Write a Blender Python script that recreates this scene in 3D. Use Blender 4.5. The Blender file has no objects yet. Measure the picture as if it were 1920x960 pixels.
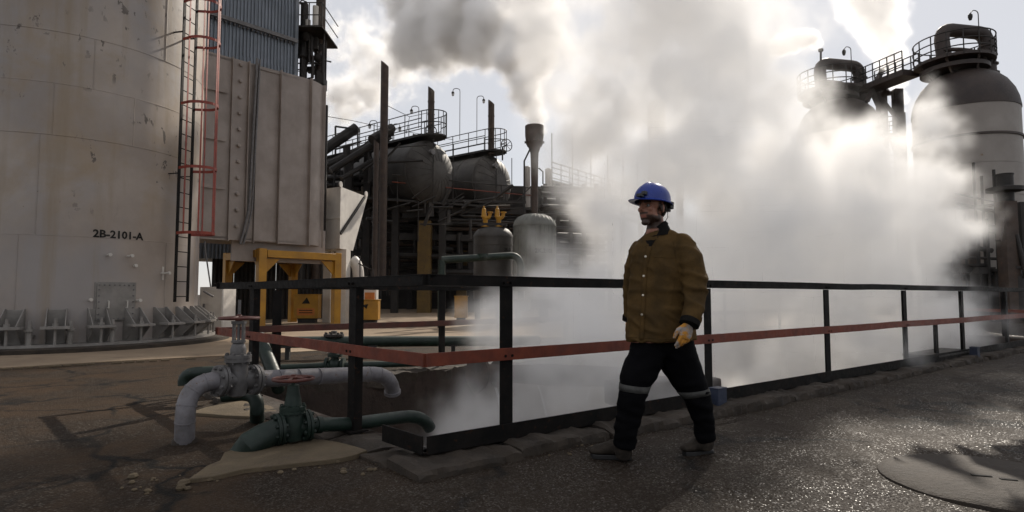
import bpy, bmesh, math, random
from math import radians, sin, cos, pi, tan, atan2
from mathutils import Vector, Matrix, noise as mnoise
from mathutils.bvhtree import BVHTree
V = Vector
sc = bpy.context.scene
COL = sc.collection
random.seed(7)

# ------------------------------------------------------------------ camera, sky, sun, exposure
F = 1150.0; HC = 1.09; TH = math.atan(72 / F)          # focal length in photo pixels, eye height, upward tilt
cd = bpy.data.cameras.new('camera'); cam = bpy.data.objects.new('camera', cd); COL.objects.link(cam)
cam.location = (0, 0, HC); cam.rotation_euler = (pi / 2 + TH, 0, 0)
cd.sensor_width = 36; cd.lens = 36 * F / 1920; cd.clip_start = 0.05; cd.clip_end = 3000
sc.camera = cam
EL, AZ = radians(35), radians(27)
w = bpy.data.worlds.new('World'); sc.world = w; w.use_nodes = True
sky = w.node_tree.nodes.new('ShaderNodeTexSky'); sky.sky_type = 'NISHITA'; sky.sun_disc = False
sky.sun_elevation = EL; sky.sun_rotation = AZ; sky.dust_density = 0.3; sky.air_density = 1.0; sky.ozone_density = 1.0
mx = w.node_tree.nodes.new('ShaderNodeMix'); mx.data_type = 'RGBA'; mx.inputs[0].default_value = 0.82; mx.inputs[7].default_value = (7.55, 7.47, 7.62, 1)     # bright even haze over the whole sky
w.node_tree.links.new(sky.outputs[0], mx.inputs[6]); w.node_tree.links.new(mx.outputs[2], w.node_tree.nodes['Background'].inputs[0])
w.node_tree.nodes['Background'].inputs[1].default_value = 0.08
ld = bpy.data.lights.new('sun', 'SUN'); ld.energy = 4.3; ld.angle = radians(0.5); ld.color = (1, 0.91, 0.79)
sun = bpy.data.objects.new('sun', ld); COL.objects.link(sun); sun.rotation_euler = (EL - pi / 2, 0, -AZ)
sc.view_settings.view_transform = 'Standard'; sc.view_settings.look = 'None'
sc.view_settings.exposure = 0.32; sc.view_settings.gamma = 1.0
sc.cycles.max_bounces = 16; sc.cycles.volume_bounces = 14; sc.cycles.volume_step_rate = 2.0
sc.cycles.transparent_max_bounces = 16; sc.cycles.use_denoising = True
sc.cycles.sample_clamp_indirect = 6.0

# ------------------------------------------------------------------ helpers
def at(px, py, Y):
    """the point at depth Y that the photograph shows at pixel px, py"""
    u, v = (px - 960) / F, (480 - py) / F
    y = cos(TH) - v * sin(TH); z = sin(TH) + v * cos(TH); s = Y / y
    return V((u * s, Y, HC + z * s))
def gnd(px, py, z0=0.0):
    u, v = (px - 960) / F, (480 - py) / F
    y = cos(TH) - v * sin(TH); z = sin(TH) + v * cos(TH); s = (z0 - HC) / z
    return V((u * s, y * s, z0))
def frame(t, ref=None):
    t = t.normalized()
    r = ref if ref is not None else (V((0, 0, 1)) if abs(t.z) < 0.9 else V((1, 0, 0)))
    u = r.cross(t)
    if u.length < 1e-5: u = V((0, 1, 0)).cross(t)
    u.normalize(); return u, t.cross(u).normalized()
ROOT = {}
class MB:
    def __init__(s): s.v = []; s.f = []
    def add(s, vs, fs):
        o = len(s.v); s.v += [V(x) for x in vs]; s.f += [tuple(i + o for i in f) for f in fs]; return s
    def box(s, c, size, rz=0.0, M=None):
        h = V(size) / 2; R = M if M is not None else Matrix.Rotation(rz, 3, 'Z'); c = V(c)
        vs = [c + R @ V((h.x * a, h.y * b, h.z * d)) for d in (-1, 1) for b in (-1, 1) for a in (-1, 1)]
        return s.add(vs, [(0, 2, 3, 1), (4, 5, 7, 6), (0, 1, 5, 4), (2, 6, 7, 3), (0, 4, 6, 2), (1, 3, 7, 5)])
    def bar(s, a, b, wd, ht, ref=None):
        a, b = V(a), V(b); u, w_ = frame(b - a, ref)
        vs = [p + u * wd / 2 * i + w_ * ht / 2 * j for p in (a, b) for i, j in ((-1, -1), (1, -1), (1, 1), (-1, 1))]
        return s.add(vs, [(3, 2, 1, 0), (4, 5, 6, 7), (0, 1, 5, 4), (1, 2, 6, 5), (2, 3, 7, 6), (3, 0, 4, 7)])
    def tube(s, pts, r, n=10, ref=None, caps=True, rb=None):
        pts = [V(p) for p in pts]; N = len(pts)
        rs = r if hasattr(r, '__len__') else [r] * N
        rbs = rb if rb is not None else rs
        vs = []; u = None
        for i, p in enumerate(pts):
            t = (pts[min(i + 1, N - 1)] - pts[max(i - 1, 0)]).normalized()
            if ref is not None:
                u = (ref - t * ref.dot(t)).normalized()
            elif u is None: u = frame(t)[0]
            else:
                u = u - t * u.dot(t); u.normalize()
            w_ = t.cross(u)
            for k in range(n):
                a = 2 * pi * k / n
                vs.append(p + u * rs[i] * cos(a) + w_ * rbs[i] * sin(a))
        fs = [(i * n + k, i * n + (k + 1) % n, (i + 1) * n + (k + 1) % n, (i + 1) * n + k) for i in range(N - 1) for k in range(n)]
        if caps: fs += [tuple(range(n - 1, -1, -1)), tuple((N - 1) * n + k for k in range(n))]
        return s.add(vs, fs)
    def lathe(s, prof, n=32, o=(0, 0, 0), axis=None, a0=0.0, a1=None, ref=None):
        o = V(o); ax = V(axis).normalized() if axis is not None else V((0, 0, 1))
        if axis is None: u, w_ = V((1, 0, 0)), V((0, 1, 0))
        else:
            u, w_ = frame(ax, ref)
        full = a1 is None; m = n if full else n + 1; span = 2 * pi if full else a1 - a0
        vs = [o + ax * z + (u * cos(a0 + span * k / n) + w_ * sin(a0 + span * k / n)) * r for r, z in prof for k in range(m)]
        fs = []
        for i in range(len(prof) - 1):
            for k in range(n):
                k2 = (k + 1) % m
                fs.append((i * m + k, i * m + k2, (i + 1) * m + k2, (i + 1) * m + k))
        if full:
            if prof[0][0] > 1e-4: fs.append(tuple(range(n - 1, -1, -1)))
            if prof[-1][0] > 1e-4: fs.append(tuple((len(prof) - 1) * m + k for k in range(n)))
        return s.add(vs, fs)
    def prism(s, poly, ext):
        poly = [V(p) for p in poly]; n = len(poly); e = V(ext)
        return s.add(poly + [p + e for p in poly], [tuple(range(n - 1, -1, -1)), tuple(range(n, 2 * n))] + [(k, (k + 1) % n, n + (k + 1) % n, n + k) for k in range(n)])
    def ball(s, c, r, n=12, m=8, R=None):
        c = V(c); r = V(r) if hasattr(r, '__len__') else V((r, r, r)); R = R or Matrix.Identity(3)
        vs = [c + R @ V((0, 0, -r.z))]
        for i in range(1, m):
            p = -pi / 2 + pi * i / m
            for k in range(n):
                a = 2 * pi * k / n; vs.append(c + R @ V((r.x * cos(p) * cos(a), r.y * cos(p) * sin(a), r.z * sin(p))))
        vs.append(c + R @ V((0, 0, r.z)))
        fs = [(0, 1 + (k + 1) % n, 1 + k) for k in range(n)]
        for i in range(m - 2):
            for k in range(n):
                a = 1 + i * n; fs.append((a + k, a + (k + 1) % n, a + n + (k + 1) % n, a + n + k))
        e = 1 + (m - 2) * n; fs += [(e + k, e + (k + 1) % n, len(vs) - 1) for k in range(n)]
        return s.add(vs, fs)
    def build(s, name, mat, parent=None, smooth=35, bevel=0.0, uv=None):
        off = ROOT.get(parent.name, V((0, 0, 0))) if parent is not None else V((0, 0, 0))
        me = bpy.data.meshes.new(name); me.from_pydata([tuple(x - off) for x in s.v], [], s.f)
        bm = bmesh.new(); bm.from_mesh(me); bmesh.ops.recalc_face_normals(bm, faces=bm.faces); bm.to_mesh(me); bm.free()
        if mat is not None: me.materials.append(mat)
        if smooth:
            me.shade_smooth(); me.set_sharp_from_angle(angle=radians(smooth))
        o = bpy.data.objects.new(name, me); COL.objects.link(o)
        if parent is not None:
            o.parent = parent; ROOT[o.name] = off
        if bevel:
            b = o.modifiers.new('bevel', 'BEVEL'); b.width = bevel; b.segments = 2; b.limit_method = 'ANGLE'; b.harden_normals = False
        return o
def tag(o, label=None, cat=None, group=None, kind=None):
    if label: o['label'] = label
    if cat: o['category'] = cat
    if group: o['group'] = group
    if kind: o['kind'] = kind
    return o
def thing(name, label, cat, loc=(0, 0, 0), group=None):
    o = bpy.data.objects.new(name, None); COL.objects.link(o); o.location = loc; o.empty_display_size = 0.2
    ROOT[o.name] = V(loc); return tag(o, label, cat, group)
def inst(src, loc, parent, rz=None, name=None):
    """another piece alike: shares the mesh; loc in world space relative to the source's own mesh"""
    c = src.copy(); COL.objects.link(c); c.parent = parent; c.location = loc
    if rz is not None: c.rotation_euler = (0, 0, rz)
    ROOT[c.name] = ROOT.get(parent.name, V((0, 0, 0))); return c
def copy_tree(o, parent=None):
    c = o.copy(); COL.objects.link(c); c.parent = parent
    for ch in list(o.children): copy_tree(ch, c)
    return c
def bake(o):
    """apply the modifiers of o into its mesh"""
    dg = bpy.context.evaluated_depsgraph_get(); dg.update()
    me = bpy.data.meshes.new_from_object(o.evaluated_get(dg)); o.modifiers.clear(); o.data = me; return o
def fuse(o, voxel, it=4, fac=0.5):
    m = o.modifiers.new('r', 'REMESH'); m.mode = 'VOXEL'; m.voxel_size = voxel; m.use_smooth_shade = True
    if it:
        m = o.modifiers.new('s', 'SMOOTH'); m.iterations = it; m.factor = fac
    bake(o); o.data.shade_smooth(); return o
def rough_mesh(o, amp, scale, seed=0.0):
    for v in o.data.vertices:
        p = v.co * scale + V((seed, seed * 2, 0)); v.co += v.normal * amp * (mnoise.noise(p) + 0.5 * mnoise.noise(p * 2.3))
def text_mesh(s, size):
    cu = bpy.data.curves.new('lettering', 'FONT'); cu.body = s; cu.size = size; cu.align_x = 'CENTER'; cu.resolution_u = 2; cu.offset = .03 * size
    o = bpy.data.objects.new('lettering', cu); COL.objects.link(o)
    dg = bpy.context.evaluated_depsgraph_get(); me = bpy.data.meshes.new_from_object(o.evaluated_get(dg))
    COL.objects.unlink(o); bpy.data.objects.remove(o)
    bm = bmesh.new(); bm.from_mesh(me); bmesh.ops.subdivide_edges(bm, edges=bm.edges, cuts=1)
    vs = [v.co.copy() for v in bm.verts]; bm.verts.index_update(); fs = [tuple(v.index for v in f.verts) for f in bm.faces]; bm.free()
    return vs, fs

# ------------------------------------------------------------------ materials
class NT:
    def __init__(s, name):
        s.m = bpy.data.materials.new(name); s.m.use_nodes = True; s.t = s.m.node_tree; s.b = s.t.nodes['Principled BSDF']
        g = s.t.nodes.new('ShaderNodeNewGeometry'); s.pos = g.outputs['Position']
    def n(s, ty, **kw):
        n = s.t.nodes.new(ty)
        for k, v in kw.items(): setattr(n, k, v)
        return n
    def link(s, a, b): s.t.links.new(a, b)
    def vec(s, scale):
        n = s.n('ShaderNodeVectorMath', operation='MULTIPLY'); s.link(s.pos, n.inputs[0]); n.inputs[1].default_value = scale; return n.outputs[0]
    def noise(s, scale=1.0, detail=5, rough=0.6, vec=None, dist=0.0):
        n = s.n('ShaderNodeTexNoise'); s.link(vec or s.pos, n.inputs['Vector']); n.inputs['Scale'].default_value = scale
        n.inputs['Detail'].default_value = detail; n.inputs['Roughness'].default_value = rough; n.inputs['Distortion'].default_value = dist; return n.outputs['Fac']
    def voro(s, scale, feature='F1', vec=None, out='Distance'):
        n = s.n('ShaderNodeTexVoronoi', feature=feature); s.link(vec or s.pos, n.inputs['Vector']); n.inputs['Scale'].default_value = scale; return n.outputs[out]
    def ramp(s, f, a, b):
        n = s.n('ShaderNodeMapRange'); n.clamp = True; s.link(f, n.inputs[0]); n.inputs[1].default_value = a; n.inputs[2].default_value = b; return n.outputs[0]
    def math(s, op, a, b):
        n = s.n('ShaderNodeMath', operation=op)
        for i, x in enumerate((a, b)):
            if isinstance(x, (int, float)): n.inputs[i].default_value = x
            else: s.link(x, n.inputs[i])
        return n.outputs[0]
    def mix(s, f, a, b):
        n = s.n('ShaderNodeMix', data_type='RGBA')
        if isinstance(f, (int, float)): n.inputs[0].default_value = f
        else: s.link(f, n.inputs[0])
        for i, x in ((6, a), (7, b)):
            if isinstance(x, tuple): n.inputs[i].default_value = (*x[:3], 1)
            else: s.link(x, n.inputs[i])
        return n.outputs[2]
    def bump(s, h, st=0.3, dist=0.01, prev=None):
        n = s.n('ShaderNodeBump'); n.inputs['Strength'].default_value = st; n.inputs['Distance'].default_value = dist; s.link(h, n.inputs['Height'])
        if prev is not None: s.link(prev, n.inputs['Normal'])
        return n.outputs[0]
    def done(s, col, rough=0.6, metal=0.0, nrm=None, spec=0.4):
        for k, v in (('Base Color', col), ('Roughness', rough), ('Metallic', metal), ('Specular IOR Level', spec)):
            if isinstance(v, tuple): s.b.inputs[k].default_value = (*v, 1)
            elif isinstance(v, (int, float)): s.b.inputs[k].default_value = v
            else: s.link(v, s.b.inputs[k])
        if nrm is not None: s.link(nrm, s.b.inputs['Normal'])
        return s.m
def paint(name, c1, c2, scale=1.5, rough=0.55, metal=0.0, rust=None, rust_at=0.62, bscale=30, bst=0.15, streak=False, spec=0.4):
    """worn paint: two tones in patches, fine relief, rust or dirt where a second noise is high"""
    n = NT(name); a = n.ramp(n.noise(scale, 6), 0.35, 0.65); col = n.mix(a, c1, c2)
    if streak: col = n.mix(n.math('MULTIPLY', n.ramp(n.noise(1.0, 5, vec=n.vec((4 * scale, 4 * scale, 0.25 * scale))), 0.5, 0.75), 0.6), col, c2)
    r = n.ramp(n.noise(bscale * 0.7, 4), 0.3, 0.7); r = n.math('ADD', n.math('MULTIPLY', r, 0.25), rough - 0.12)
    if rust:
        k = n.ramp(n.noise(scale * 3.1, 8, 0.7, dist=0.4), rust_at, rust_at + 0.08); col = n.mix(k, col, rust)
    return n.done(col, r, metal, n.bump(n.noise(bscale, 5), bst, 0.01), spec)
M = {}
M['black'] = paint('black_paint', (.006, .006, .006), (.013, .011, .010), 6, .6, rust=(.045, .02, .01), rust_at=.6, spec=.09)
M['redrail'] = paint('red_oxide_paint', (.17, .034, .014), (.105, .022, .011), 8, .55, rust=(.05, .02, .014), rust_at=.64)
M['cage'] = paint('cage_red_paint', (.26, .042, .024), (.17, .03, .02), 8, .5)
M['yellow'] = paint('yellow_paint', (.42, .21, .018), (.29, .145, .02), 2, .5, rust=(.12, .07, .04), rust_at=.66)
M['green'] = paint('green_pipe_paint', (.009, .022, .0155), (.0065, .0145, .011), 5, .55, rust=(.06, .05, .035), rust_at=.64)
M['white_pipe'] = paint('aluminium_jacket', (.19, .182, .195), (.11, .102, .104), 7, .55, .2, rust=(.12, .08, .055), rust_at=.58)
M['valve'] = paint('grey_valve_paint', (.15, .145, .147), (.088, .083, .08), 9, .5, .2, rust=(.14, .1, .07), rust_at=.63)
M['white'] = paint('grey_white_paint', (.60, .57, .52), (.45, .42, .385), 1.4, .5, rust=(.22, .15, .1), rust_at=.72, streak=True)
M['duct'] = paint('duct_grey_paint', (.305, .263, .236), (.218, .184, .162), 1.2, .5, rust=(.2, .14, .1), rust_at=.7, streak=True)
M['bluegrey'] = paint('clad_sheet', (.20, .225, .26), (.14, .16, .185), 1.1, .5, .2, streak=True)
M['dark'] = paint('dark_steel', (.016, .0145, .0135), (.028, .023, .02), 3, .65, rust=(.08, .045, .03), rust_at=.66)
M['brownsteel'] = paint('brown_rusty_steel', (.07, .048, .036), (.045, .032, .026), 3, .65, rust=(.16, .08, .05), rust_at=.62)
M['drum'] = paint('drum_lagging', (.065, .06, .054), (.036, .032, .029), 1.3, .6, streak=True)
M['vessel'] = paint('vessel_lagging', (.18, .187, .168), (.125, .125, .112), 1.6, .6, streak=True, rust=(.12, .1, .08), rust_at=.7)
M['silo'] = paint('silo_white', (.30, .275, .25), (.235, .21, .19), .7, .6, streak=True, rust=(.2, .14, .08), rust_at=.64)
M['dome'] = paint('dome_dark', (.03, .022, .02), (.05, .036, .03), 1, .6)
M['stencil'] = paint('stencil_ink', (.012, .012, .012), (.035, .033, .03), 20, .8, spec=.08)
M['dullyellow'] = paint('dull_yellow_paint', (.14, .085, .02), (.09, .055, .018), 2, .6, rust=(.05, .03, .02), rust_at=.6)
M['orange'] = paint('hazard_plate', (.5, .16, .03), (.4, .13, .03), 8, .6)
M['blue'] = paint('blue_box_paint', (.022, .030, .058), (.016, .022, .04), 5, .6)
M['handwheel'] = paint('handwheel_red', (.10, .025, .017), (.07, .022, .017), 12, .5, rust=(.06, .03, .02), rust_at=.64)
M['far'] = paint('far_steel', (.12, .11, .1), (.09, .085, .08), 1, .6)
M['bulbglass'] = paint('lamp_glass', (.5, .5, .48), (.4, .4, .4), 5, .25)
M['rust'] = paint('rusty_plate', (.07, .05, .04), (.035, .028, .025), 6, .75)

def stack_material():
    n = NT('stack_weathered_paint')
    base = n.mix(n.ramp(n.noise(.55, 6), .35, .65), (.35, .30, .258), (.252, .21, .178))
    base = n.mix(n.math('MULTIPLY', n.ramp(n.noise(.42, 5, .6, vec=n.vec((1, 1, .7))), .45, .6), .75), base, (.255, .24, .238))
    low = n.n('ShaderNodeSeparateXYZ'); n.link(n.pos, low.inputs[0])
    br = n.math('MULTIPLY', n.ramp(n.noise(.75, 7, .65, dist=.6), .47, .68), n.ramp(low.outputs[2], 2.0, 3.2))
    base = n.mix(n.math('MULTIPLY', br, .62), base, (.27, .195, .115))
    st = n.ramp(n.noise(1.0, 6, .6, vec=n.vec((3.0, 3.0, .22))), .54, .72)
    base = n.mix(n.math('MULTIPLY', st, .6), base, (.235, .18, .12))
    sp = n.math('MULTIPLY', n.ramp(n.noise(5.5, 7, .62, vec=n.vec((1.0, 1.0, .55)), dist=.3), .608, .626), n.math('MULTIPLY', n.ramp(n.noise(.8, 3), .47, .56), n.ramp(low.outputs[2], 2.3, 3.5)))
    base = n.mix(n.math('MULTIPLY', sp, .85), base, (.075, .06, .05))
    sp2 = n.ramp(n.noise(12, 5, .6, vec=n.vec((1.0, 1.0, .35))), .71, .75)
    base = n.mix(n.math('MULTIPLY', sp2, .6), base, (.16, .1, .06))
    return n.done(base, .5, 0.0, n.bump(n.noise(2.0, 6), .25, .03, n.bump(sp, -.3, .004)), .35)
M['stack'] = stack_material()
M['chair'] = paint('bracket_paint', (.23, .215, .20), (.15, .14, .128), 3, .55, rust=(.1, .07, .05), rust_at=.64)

def asphalt_material():
    n = NT('old_asphalt')
    big = n.ramp(n.noise(.5, 6, .62, dist=.5), .36, .64)
    col = n.mix(big, (.0195, .0140, .0102), (.033, .0242, .0172))
    sep = n.n('ShaderNodeSeparateXYZ'); n.link(n.pos, sep.inputs[0])
    left = n.ramp(sep.outputs[0], -.4, -1.8)                                   # the left of the yard is muddier
    mud = n.math('MULTIPLY', n.ramp(n.noise(1.1, 7, .65, dist=.8), .42, .6), left)
    col = n.mix(n.math('MULTIPLY', mud, .8), col, (.047, .0305, .019))
    oil = n.ramp(n.noise(.9, 5, .6, vec=n.vec((1, 1.2, 1)), dist=1.0), .6, .7)
    col = n.mix(n.math('MULTIPLY', oil, .4), col, (.014, .012, .011))
    tone = n.voro(95, out='Color'); bw = n.n('ShaderNodeRGBToBW'); n.link(tone, bw.inputs[0])
    col = n.mix(n.math('MULTIPLY', n.ramp(bw.outputs[0], .68, .9), n.math('SUBTRACT', 1.0, n.math('MULTIPLY', mud, .8))), col, (.08, .07, .06))
    wp = n.n('ShaderNodeVectorMath', operation='ADD'); n.link(n.pos, wp.inputs[0])
    nv = n.n('ShaderNodeTexNoise'); n.link(n.pos, nv.inputs['Vector']); nv.inputs['Scale'].default_value = 2.2; nv.inputs['Detail'].default_value = 5
    sv = n.n('ShaderNodeVectorMath', operation='SCALE'); n.link(nv.outputs['Color'], sv.inputs[0]); sv.inputs['Scale'].default_value = .7; n.link(sv.outputs[0], wp.inputs[1])
    crk = n.ramp(n.voro(.55, 'DISTANCE_TO_EDGE', vec=wp.outputs[0]),   .030, .006)
    crk = n.math('MULTIPLY', crk, n.ramp(n.noise(.8, 3), .38, .5))
    col = n.mix(crk, col, (.012, .011, .01))
    h = n.voro(75); h2 = n.noise(240, 2)
    b1 = n.bump(h, .6, .010); b2 = n.bump(h2, .3, .004, b1); b3 = n.bump(crk, -.9, .02, b2); b4 = n.bump(n.noise(3.0, 6), .35, .05, b3)
    # each grain of aggregate has a facet of its own tilt
    fc = n.n('ShaderNodeVectorMath', operation='SUBTRACT'); n.link(n.voro(115, out='Color'), fc.inputs[0]); fc.inputs[1].default_value = (.5, .5, .5)
    amt = n.math('MULTIPLY', n.math('SUBTRACT', 1.0, n.math('MULTIPLY', left, .75)), n.math('ADD', .25, n.math('MULTIPLY', n.ramp(n.noise(1.3, 4), .35, .6), .65)))
    sf = n.n('ShaderNodeVectorMath', operation='SCALE'); n.link(fc.outputs[0], sf.inputs[0]); n.link(amt, sf.inputs['Scale'])
    ad = n.n('ShaderNodeVectorMath', operation='ADD'); n.link(b4, ad.inputs[0]); n.link(sf.outputs[0], ad.inputs[1])
    nm = n.n('ShaderNodeVectorMath', operation='NORMALIZE'); n.link(ad.outputs[0], nm.inputs[0])
    gl = n.n('ShaderNodeSeparateColor'); n.link(n.voro(115, out='Color'), gl.inputs[0])                          # one grain in six is a polished chip
    chip = n.math('MULTIPLY', n.math('MULTIPLY', n.math('GREATER_THAN', gl.outputs[2], .9), n.ramp(n.noise(2.2, 4), .35, .55)), n.math('SUBTRACT', 1.0, left)); rg = n.math('SUBTRACT', .68, n.math('MULTIPLY', chip, .42))
    return n.done(col, rg, 0.0, nm.outputs[0], n.math('ADD', .07, n.math('MULTIPLY', chip, .33)))
M['asphalt'] = asphalt_material()
def concrete_material(name, c1, c2, scale=1.2, stain=(.09, .07, .05), fine=60):
    n = NT(name); col = n.mix(n.ramp(n.noise(scale, 7, .65), .35, .65), c1, c2)
    col = n.mix(n.math('MULTIPLY', n.ramp(n.noise(scale * 2.3, 6, .6, dist=.6), .56, .7), .75), col, stain)
    col = n.mix(n.math('MULTIPLY', n.ramp(n.noise(fine * 1.5, 3), .58, .7), .4), col, stain)
    return n.done(col, .8, 0.0, n.bump(n.noise(fine, 6), .5, .012, n.bump(n.noise(scale * 4, 5), .35, .03)), .25)
M['apron'] = concrete_material('tan_concrete', (.27, .205, .14), (.19, .14, .095), .8, (.15, .11, .075), 40)
M['patch'] = concrete_material('patch_concrete', (.125, .095, .06), (.08, .062, .04), 2.5, (.08, .06, .045))
M['kerb'] = concrete_material('broken_kerb', (.05, .039, .03), (.026, .021, .017), 4, (.035, .03, .025))
M['cover'] = concrete_material('cover_concrete', (.036, .0275, .0205), (.026, .020, .0155), 6, (.04, .035, .03), 90)
M['pitwall'] = concrete_material('stained_pit_concrete', (.05, .035, .028), (.032, .024, .02), 2, (.018, .014, .012), 25)
def water_material():
    n = NT('pit_water'); return n.done(n.mix(n.ramp(n.noise(.8, 5), .4, .6), (.06, .05, .045), (.09, .08, .075)), .12, 0.0, n.bump(n.noise(7, 4, dist=.6), .4, .04), .5)
M['water'] = water_material()
def jet_material():
    n = NT('falling_water'); n.b.inputs['Transmission Weight'].default_value = .6; return n.done((.9, .92, .95), .12, 0, n.bump(n.noise(40, 3), .5, .01), .6)
M['jet'] = jet_material()

# ------------------------------------------------------------------ the ground, the apron, the pit
RC = V((-.553, 3.98, 0)); RE = V((-3.39, 7.12, 0)); RR = V((12.5, 14.12, 0)); RB = V((12.5, 20.6, 0))   # railing corners in plan
def inset(poly, d):
    """a convex plan polygon moved inwards by d"""
    n = len(poly); c = sum(poly, V((0, 0, 0))) / n; L = []
    for i in range(n):
        a, b = poly[i], poly[(i + 1) % n]; t = (b - a).normalized(); nn = V((-t.y, t.x, 0))
        if nn.dot(c - a) < 0: nn = -nn
        L.append((a + nn * d, t))
    out = []
    for i in range(n):
        (p, t), (q, s) = L[i - 1], L[i]
        k = ((q - p).x * s.y - (q - p).y * s.x) / (t.x * s.y - t.y * s.x); out.append(p + t * k)
    return out
RAILS = [RC, RR, RB, RE]
PIT = inset(RAILS, .22); HOLE = inset(RAILS, .05)
def inside(p, poly):
    s = [(poly[(i + 1) % 4].x - poly[i].x) * (p.y - poly[i].y) - (poly[(i + 1) % 4].y - poly[i].y) * (p.x - poly[i].x) for i in range(4)]
    return all(x > 0 for x in s) or all(x < 0 for x in s)
def height(x, y):
    k = max(0, min(1, (7.6 - y) / 1.2, (x + 14) / 2, (16 - x) / 2, (y - .6) / .4))
    return k * (.022 * mnoise.noise(V((x * .6, y * .6, 0))) + .009 * mnoise.noise(V((x * 2.4, y * 2.4, 3))) + .004 * mnoise.noise(V((x * 7, y * 7, 5))))
g = MB(); X0, X1, Y0, Y1, ST = -16.0, 18.0, .4, 24.4, .15
nx, ny = int(round((X1 - X0) / ST)), int(round((Y1 - Y0) / ST))
gv = [V((X0 + i * (X1 - X0) / nx, Y0 + j * (Y1 - Y0) / ny, 0)) for j in range(ny + 1) for i in range(nx + 1)]
for p in gv: p.z = height(p.x, p.y)
gf = []
for j in range(ny):
    for i in range(nx):
        a = j * (nx + 1) + i
        if not inside((gv[a] + gv[a + nx + 2]) / 2, HOLE): gf.append((a, a + 1, a + nx + 2, a + nx + 1))
g.add(gv, gf)
for a, b, c, d in ((-900, X0, -60, 1500), (X1, 900, -60, 1500), (X0, X1, Y1, 1500), (X0, X1, -60, Y0)):
    g.add([(a, c, 0), (b, c, 0), (b, d, 0), (a, d, 0)], [(0, 1, 2, 3)])
tag(g.build('ground', M['asphalt']), kind='structure')
p = MB()
ap = [gnd(-700, 725), gnd(0, 691), gnd(200, 679), gnd(430, 667), gnd(640, 656), gnd(900, 640), V((4, 17.5, 0)), V((13, 24, 0)), V((60, 60, 0)), V((-70, 60, 0))]
ap = [q + V((0, 0, .012)) for q in ap]
p.prism([q - V((0, 0, .05)) for q in ap], (0, 0, .05)); tag(p.build('concrete_apron', M['apron'], smooth=0), kind='structure')
p = MB()                                                                       # pale worn edge strip of the apron
for x in range(-20, 440, 23):
    if random.random() < .62:
        a = gnd(x, 691 - x * .056 + 1.5, .016); b = gnd(x + random.uniform(12, 24), 691 - x * .056 + .6, .016)
        p.bar(a, b, random.uniform(.02, .05), .02)
tag(p.build('edging_strip', M['patch'], smooth=0), kind='structure')
p = MB()
for i in range(4):
    a, b = PIT[i], PIT[(i + 1) % 4]; n_ = 40
    for k in range(n_):
        q, r_ = a.lerp(b, k / n_), a.lerp(b, (k + 1) / n_)
        p.add([(q.x, q.y, .02), (r_.x, r_.y, .02), (r_.x, r_.y, -1.3), (q.x, q.y, -1.3)], [(0, 1, 2, 3)])
    o = HOLE[i], HOLE[(i + 1) % 4]
    p.add([(a.x, a.y, .02), (b.x, b.y, .02), (o[1].x, o[1].y, .0), (o[0].x, o[0].y, .0)], [(0, 1, 2, 3)])
p.add([(q.x, q.y, -1.3) for q in PIT], [(0, 1, 2, 3)])
tag(p.build('pit_wall', M['pitwall'], smooth=0), kind='structure')
p = MB(); p.add([(q.x, q.y, -1.0) for q in PIT], [(0, 1, 2, 3)]); tag(p.build('water', M['water'], smooth=0), kind='structure')

# the broken kerb round the pit: separate stones
kerb = thing('kerb', None, None, (0, 0, 0)); tag(kerb, kind='structure')
def kerb_stone(a, b, out, inn, top, seed):
    t = (b - a); L = t.length; t = t.normalized(); nn = V((t.y, -t.x, 0)); m = MB()
    prof = [(-inn, -.12), (-inn, top), (-.04, top + .005), (out * .4, top), (out * .85, top - .004), (out, top * .8), (out + .012, top * .3), (out + .02, -.12)]
    N = max(5, int(L / .04)); n = len(prof); vs = []
    for i in range(N + 1):
        for k, (d, z) in enumerate(prof):
            q = a + t * (L * i / N) + nn * d + V((0, 0, z)); s = V((q.x * 5 + seed, q.y * 5, q.z * 5))
            j = .045 * mnoise.noise(s) + .028 * mnoise.noise(s * 3) + .012 * mnoise.noise(s * 8)
            end = .5 if i in (0, N) else 1
            vs.append(q + (nn * j + V((0, 0, j * .8 - (.03 if i in (0, N) else 0)))) * end)
    fs = [(i * n + k, i * n + k + 1, (i + 1) * n + k + 1, (i + 1) * n + k) for i in range(N) for k in range(n - 1)]
    fs += [tuple(range(n)), tuple(N * n + k for k in range(n - 1, -1, -1))]
    m.add(vs, fs); return m.build('kerb_stone', M['kerb'], kerb, smooth=22)
def run(a, b, out, inn, top, skip=()):
    L = (b - a).length; t = (b - a).normalized(); s = 0.0; i = 0
    while s < L - .2:
        l = random.uniform(.5, 1.25); e = min(s + l, L)
        if i not in skip: kerb_stone(a + t * (s + .012), a + t * (e - .012), out * random.uniform(.85, 1.15), inn, top + random.uniform(-.012, .012), i * 7.3)
        s = e; i += 1
run(RC + V((-.12, -.2, 0)), RR, .17, .21, .07)
run(RE + V((-.2, .1, 0)), RC + V((-.1, .06, 0)), .16, .21, .03)
run(RB, RE, .15, .22, .03)
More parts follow.
